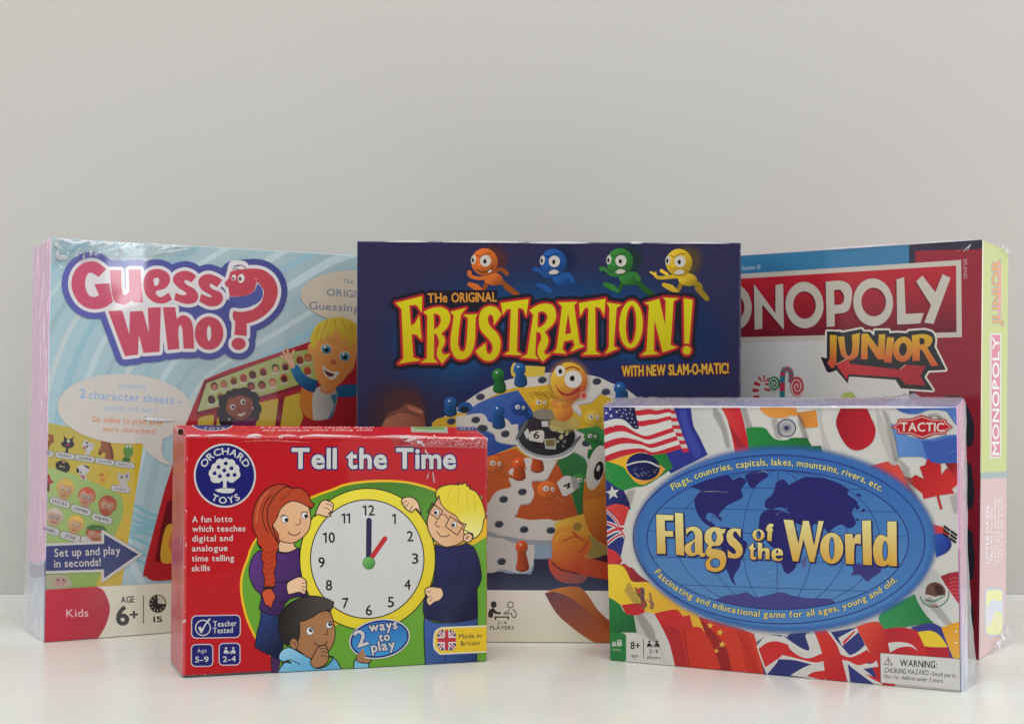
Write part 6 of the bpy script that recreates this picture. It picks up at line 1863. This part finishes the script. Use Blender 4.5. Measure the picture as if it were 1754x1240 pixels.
# ------------------------------------------------------------------ shrink film and small wear
def film_patch(name, root, face, quad, nu, nv, lift, amp, mat, seed, ridge=(1.0, 1.0), fold=None):
    """Loose film lying over part of a face: quad of four photo pixels, crinkled height."""
    rnd = random.Random(seed)
    ph = [(rnd.uniform(0, 6.3), rnd.uniform(3, 16) * ridge[0], rnd.uniform(3, 16) * ridge[1], rnd.uniform(.4, 1)) for _ in range(9)]
    bm = bmesh.new()
    grid = []
    P = [Vector((x, y)) for x, y in quad]
    for j in range(nv + 1):
        row = []
        for i in range(nu + 1):
            u, v = i / nu, j / nv
            p = (P[0] * (1 - u) + P[1] * u) * (1 - v) + (P[3] * (1 - u) + P[2] * u) * v
            h = sum(k * abs(math.sin(a + fu * u + fv * v)) for a, fu, fv, k in ph) / 6
            e = min(1, 6 * u, 6 * (1 - u), 6 * v, 6 * (1 - v))
            w = face.hit(p) + face.n * (0.0006 + lift * e + amp * h * (0.35 + 0.65 * e) + (fold(u, v) if fold else 0))
            row.append(bm.verts.new(w - root.location))
        grid.append(row)
    for j in range(nv):
        for i in range(nu):
            f = bm.faces.new((grid[j][i], grid[j][i + 1], grid[j + 1][i + 1], grid[j + 1][i]))
            f.smooth = True
    o = mesh_obj(name, bm, mat, root)
    return o
clear = film_material('clear_film', 0.10, 60, 0.0012, 0.08)
crisp = film_material('crinkled_film', 0.14, 70, 0.003, 0.16, (1, 1, 0.35), milky=0.3)
glint = film_material('milky_glint_film', 0.2, 200, 0.001, 0.85, milky=0.8)  # mostly white diffuse, for painted highlights

# creases: narrow raised ridges of film
def crease(name, root, face, lines, mat):
    bm = bmesh.new()
    for pts, w, h in lines:
        q = smooth(pts, False, 5)
        prev = None
        for i, p in enumerate(q):
            a_, b_ = q[max(i - 1, 0)], q[min(i + 1, len(q) - 1)]
            d = math.hypot(b_[0] - a_[0], b_[1] - a_[1]) or 1
            nx, ny = -(b_[1] - a_[1]) / d, (b_[0] - a_[0]) / d
            t = math.sin(math.pi * (i + .3) / (len(q) - 1 + .6))
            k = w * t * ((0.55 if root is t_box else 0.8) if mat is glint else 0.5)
            tri = [bm.verts.new(face.hit((p[0] + nx * s * k, p[1] + ny * s * k)) + face.n * (0.0008 + (h * t if s == 0 else 0)) - root.location) for s in (-1, 0, 1)]
            if prev:
                for s in (0, 1):
                    bm.faces.new((prev[s], prev[s + 1], tri[s + 1], tri[s]))
            prev = tri
    for f in bm.faces:
        f.smooth = True
    return mesh_obj(name, bm, mat, root)

# flag box: crinkled film over the top and the right end, tuft of film at the far corner
l_top = face_plane(LC['ftl'], LC['ftr'], LC['btl'], Vector((0, 0, 1)), 0.5)
def strip_mesh(name, root, rows, mat):
    bm = bmesh.new()
    V = [[bm.verts.new(Vector(p) - root.location) for p in r] for r in rows]
    for j in range(len(V) - 1):
        for i in range(len(V[0]) - 1):
            bm.faces.new((V[j][i], V[j][i + 1], V[j + 1][i + 1], V[j + 1][i])).smooth = True
    return mesh_obj(name, bm, mat, root)
rnd = random.Random(21)
def lerp(a_, b_, t): return a_ + (b_ - a_) * t
rows = []
NU = 150
jag = [rnd.uniform(0, 1) for _ in range(NU + 1)]
for j, v in enumerate((0.0, 0.12, 0.3, 0.5, 0.7, 0.88, 1.0)):
    r = []
    for i in range(NU + 1):
        u = i / NU
        p = lerp(lerp(LC['ftl'], LC['ftr'], u), lerp(LC['btl'], LC['btr'], u), v)
        tuft = math.exp(-((u - 0.86) / 0.035) ** 2) * 0.0042 + math.exp(-((u - 0.79) / 0.03) ** 2) * 0.0014 + math.exp(-((u - 0.10) / 0.08) ** 2) * 0.0012
        z = 0.0004 + math.sin(math.pi * v) * (0.0006 + 0.0014 * jag[i]) + tuft * math.sin(math.pi * min(1, v * 1.2)) * (0.4 + 0.8 * rnd.random())
        r.append(p + Vector((0, 0, z)))
    rows.append(r)
strip_mesh('shrink_film', l_box, rows, crisp)
# right end: film standing a little off the carton and flaring at the foot
rows = []
for j in range(41):
    t = j / 40
    r = []
    for k in range(6):
        v = k / 5
        p = lerp(lerp(LC['ftr'], LC['fbr'], t), lerp(LC['btr'], LC['bbr'], t), v)
        off = 0.0006 + 0.0022 * math.sin(math.pi * v) * (0.5 + 0.3 * math.sin(j * 0.45 + k * 2.3) + 0.12 * rnd.random()) + 0.0052 * max(0, t - 0.55) ** 1.2 * v * 2 * (0.8 + 0.4 * rnd.random())
        r.append(p + LE * off)
    rows.append(r)
strip_mesh('shrink_film', l_box, rows, crisp)
crease('film_crease', l_box, l_front, [(lA('800,865 950,850 1150,858'), 2.2, .0003), (lA('950,1105 1050,1060 1130,1035'), 2.0, .0003), (lA('1530,1060 1570,1020 1637,990'), 2.0, .0003), (lA('1340,700 1420,680 1470,690'), 2.0, .0003), (lA('870,585 960,570 1010,580'), 1.6, .0002),
    (lC('1190,400 1260,385 1340,365'), 2.2, .0003), (lC('1200,350 1280,340 1345,320'), 2.0, .0003), (lC('1200,440 1270,430 1330,410'), 1.8, .0003), (lB('20,1190 120,1160 200,1100'), 2.2, .0003), (lD('20,60 90,40 140,0'), 2.0, .0003), (lD('150,280 230,230 300,210'), 1.8, .0003),
    (lA('90,660 120,690 150,730'), 1.8, .0003), (lA('95,700 120,730 140,760'), 1.6, .0003), (lA('80,150 110,190 130,220'), 1.4, .0003), (lB('1440,180 1460,230 1480,260'), 1.4, .0003), (lB('1360,560 1420,520 1480,500'), 1.4, .0003)], clear)

# red clock box: tight film puckered at the upper right corner
film_patch('shrink_film', t_box, t_front, [(668, 748), (833, 750), (833, 768), (676, 764)], 60, 12, 0.0, 0.0010, clear, 5, (2.6, 1.0))
crease('film_crease', t_box, t_front, [(tB('930,300 985,330 1000,400 1000,480'), 3.0, .0005), (tB('960,560 975,520 985,490'), 2.4, .0004), (tB('1015,490 1022,560 1032,610'), 2.2, .0004), (tB('870,180 930,220 960,290'), 3.2, .0006), (tB('780,190 840,165 920,170'), 3.4, .0005),
    (tB('1535,190 1542,300 1540,420 1545,560'), 3.4, .0005), (tB('1050,170 1070,200 1080,260'), 2.2, .0004), (tB('1180,250 1300,230 1480,215'), 2.4, .0003), (tA('700,205 1000,195 1400,215'), 2.2, .0003)], clear)
gap = Plane(TC['ftl'] - TN * 0.010, TN)
a = Art(gap, False)
a.shape(oval((309.6, 740.5), 6.8, 7.4, 20, 20), col=(176, 140, 132)); a.shape(oval((309.4, 739.6), 4.7, 5.4, 20, 18), col=(52, 34, 32))  # inner dark oval paints the shaded inside of the gap
a.build('open_flap_corner', t_box, print_red, 'dark oval painted as the shaded gap at the loose corner flap')

# pale box: film pulled tight over the upper left corner, bulging on the left end
film_patch('shrink_film', g_box, g_front, [(89, 410), (335, 423), (332, 436), (89, 452)], 70, 14, 0.0, 0.0022, clear, 9, (3.0, .8))
rows = []
for j in range(51):
    t = j / 50
    r = []
    for k in range(6):
        v = k / 5
        p = lerp(lerp(GC['ftl'], GC['fbl'], t), lerp(GC['btl'], GC['bbl'], t), v)
        r.append(p - GE * (0.0006 + 0.0022 * math.sin(math.pi * v) * (0.5 + 0.3 * math.sin(j * 0.5 + k * 1.7) + 0.12 * rnd.random()) + 0.004 * max(0, t - 0.8) * v * 3))
    rows.append(r)
strip_mesh('shrink_film', g_box, rows, crisp)
crease('film_crease', g_box, g_front, [(gA('660,210 662,280 655,330'), 2.0, .0003), (gA('730,200 735,240 722,280'), 2.6, .0004), (gA('400,140 430,180 420,260 460,300'), 5.0, .0006), (gA('1160,150 1170,170 1180,165'), 4, .0005), (gC('1190,575 1350,590 1520,590'), 4.0, .0005), (gC('480,340 500,400 560,450'), 3, .0004)], clear)

# dark blue box: clear film ridges along the top and right edges
crease('film_crease', f_box, f_front, [([(612, 415.2, 0), (900, 416.2, 0), (1268, 418.2, 0)], 2.4, .0004), ([(1267.2, 420, 0), (1266.6, 700, 0), (1266, 1090, 0)], 2.4, .0004)], clear)

# red box: gathered film at the far upper corner and along the foot
rows = []
for j in range(6):
    t = j / 5
    r = []
    for k in range(12):
        v = 0.45 + 0.6 * k / 11
        p = lerp(MC['ftr'], MC['btr'], v) - Vector((0, 0, 0.007 * t * (v - .3) - 0.0012 * rnd.random() * (1 - t)))
        r.append(p + ME_ * (0.0008 + 0.0012 * rnd.random()))
    rows.append(r)
strip_mesh('shrink_film', m_box, rows, crisp)
rows = []
for j in range(6):
    t = j / 5
    r = []
    for k in range(12):
        v = 0.35 + 0.7 * k / 11
        p = lerp(MC['fbr'], MC['bbr'], v) + Vector((0, 0, 0.0006 + 0.018 * t * (v - .3)))
        r.append(p + ME_ * (0.0008 + 0.0012 * rnd.random() + 0.003 * (1 - t) * v))
    rows.append(r)
strip_mesh('shrink_film', m_box, rows, crisp)
crease('film_crease', m_box, m_front, [(mB('560,150 600,130 640,80'), 1.6, .0003), (mB('630,130 660,100 690,70'), 1.6, .0003), (mB('620,150 650,130 665,105'), 1.4, .0003)], clear)

# milky white strips painting the bright glints on puckered film and folds
crease('film_glint', t_box, t_front, [(PX('318,746 330,745.4 346,745.8'), 2.2, .0005), (PX('350,746 375,745 402,745.6'), 2.6, .0006), (PX('424,746 436,744.8 450,745.6'), 3.4, .0006), (PX('478,746.4 492,745.4 508,746'), 2.2, .0005), (PX('518,746.6 540,745.2 566,746 620,746.6'), 2.8, .0006), (PX('640,747 690,746.4 740,747.4'), 1.8, .0004),
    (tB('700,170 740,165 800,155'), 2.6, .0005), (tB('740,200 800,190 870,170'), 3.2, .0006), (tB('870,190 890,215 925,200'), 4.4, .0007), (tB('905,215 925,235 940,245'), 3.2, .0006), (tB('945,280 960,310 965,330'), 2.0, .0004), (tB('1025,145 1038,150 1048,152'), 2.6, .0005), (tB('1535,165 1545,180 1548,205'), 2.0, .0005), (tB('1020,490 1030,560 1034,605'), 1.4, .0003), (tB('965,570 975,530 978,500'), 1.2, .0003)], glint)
crease('film_glint', g_box, g_front, [(gA('400,140 420,170 455,200'), 4.6, .0006), (gA('415,215 430,270 470,300'), 5.0, .0006), (gA('430,290 470,275 520,285'), 4.4, .0006), (gA('445,345 455,370 465,380'), 2.6, .0004), (gA('720,205 732,230 722,270'), 3.0, .0005), (gA('660,220 664,280 656,325'), 1.4, .0003), (gA('990,215 1010,205 1030,235'), 4.6, .0006), (gA('1100,140 1108,155 1112,165'), 2.6, .0004), (gA('1150,155 1165,175 1175,160'), 3.0, .0004),
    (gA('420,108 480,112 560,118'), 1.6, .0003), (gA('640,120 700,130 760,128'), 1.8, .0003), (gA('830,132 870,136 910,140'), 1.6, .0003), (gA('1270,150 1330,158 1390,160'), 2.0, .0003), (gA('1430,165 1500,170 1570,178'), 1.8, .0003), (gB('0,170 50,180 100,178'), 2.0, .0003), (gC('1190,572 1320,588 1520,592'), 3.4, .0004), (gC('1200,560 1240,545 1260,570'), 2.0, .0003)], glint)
crease('film_glint', l_box, l_front, [(PX('1034,696.6 1180,696.8 1340,697.2'), 2.4, .0005), (PX('1320,697.0 1480,697.4 1638,697.8'), 2.8, .0005), (lA('90,262 98,270 104,280'), 1.8, .0003), (lA('140,290 150,298 156,306'), 1.6, .0003), (lD('1265,768 1272,772 1280,770'), 2.0, .0004), (lD('1262,850 1270,856 1278,854'), 2.0, .0004)], glint)
crease('film_glint', f_box, f_front, [(PX('660,414.6 700,414.4 735,415'), 1.6, .0003), (PX('760,415 840,415 900,416'), 2.0, .0004), (PX('900,416.6 960,416.4 1010,417'), 2.2, .0004), (PX('1080,417 1090,416.4 1100,417'), 2.4, .0004), (PX('1130,417.2 1200,417 1250,417.6'), 1.4, .0003)], glint)
crease('film_glint', m_box, m_front, [(PX('1400,428.6 1480,423 1560,417.6'), 1.6, .0003), (PX('1560,418 1620,414.4 1670,411.4'), 1.3, .0003), (mB('610,150 640,120 665,95'), 1.0, .0002), (mB('640,140 655,115 668,100'), 1.0, .0002)], glint)

# a window far behind the camera, mirrored in the film of the pale box
q0 = g_front.hit((210, 442))
d = (q0 - EYEP).normalized()
rdir = d - GN * (2 * d.dot(GN))
wl = q0 + rdir * 2.2
area('window_light', wl, q0, (0.055, 0.26), 0.8, (0.92, 0.95, 1.0))

# bright windows behind the camera on either side, mirrored as haze in the film
def mirrored(face, px_list, dist):
    out = []
    for p in px_list:
        q = face.hit(p); d = (q - EYEP).normalized()
        out.append((q, q + (d - face.n * (2 * d.dot(face.n))) * dist))
    return out
def haze_window(face, x0, x1, y0, y1, dist, power, color):
    c = mirrored(face, [((x0 + x1) / 2, (y0 + y1) / 2)], dist)[0]
    e = [m for _, m in mirrored(face, [(x0, (y0 + y1) / 2), (x1, (y0 + y1) / 2), ((x0 + x1) / 2, y0), ((x0 + x1) / 2, y1)], dist)]
    area('window_light', c[1], c[0], ((e[0] - e[1]).length, (e[2] - e[3]).length), power, color)
haze_window(g_front, 60, 500, 380, 1000, 2.6, 3.0, (0.94, 0.96, 1.0))
haze_window(m_front, 1434, 1720, 380, 1150, 2.4, 2.2, (0.96, 0.97, 1.0))
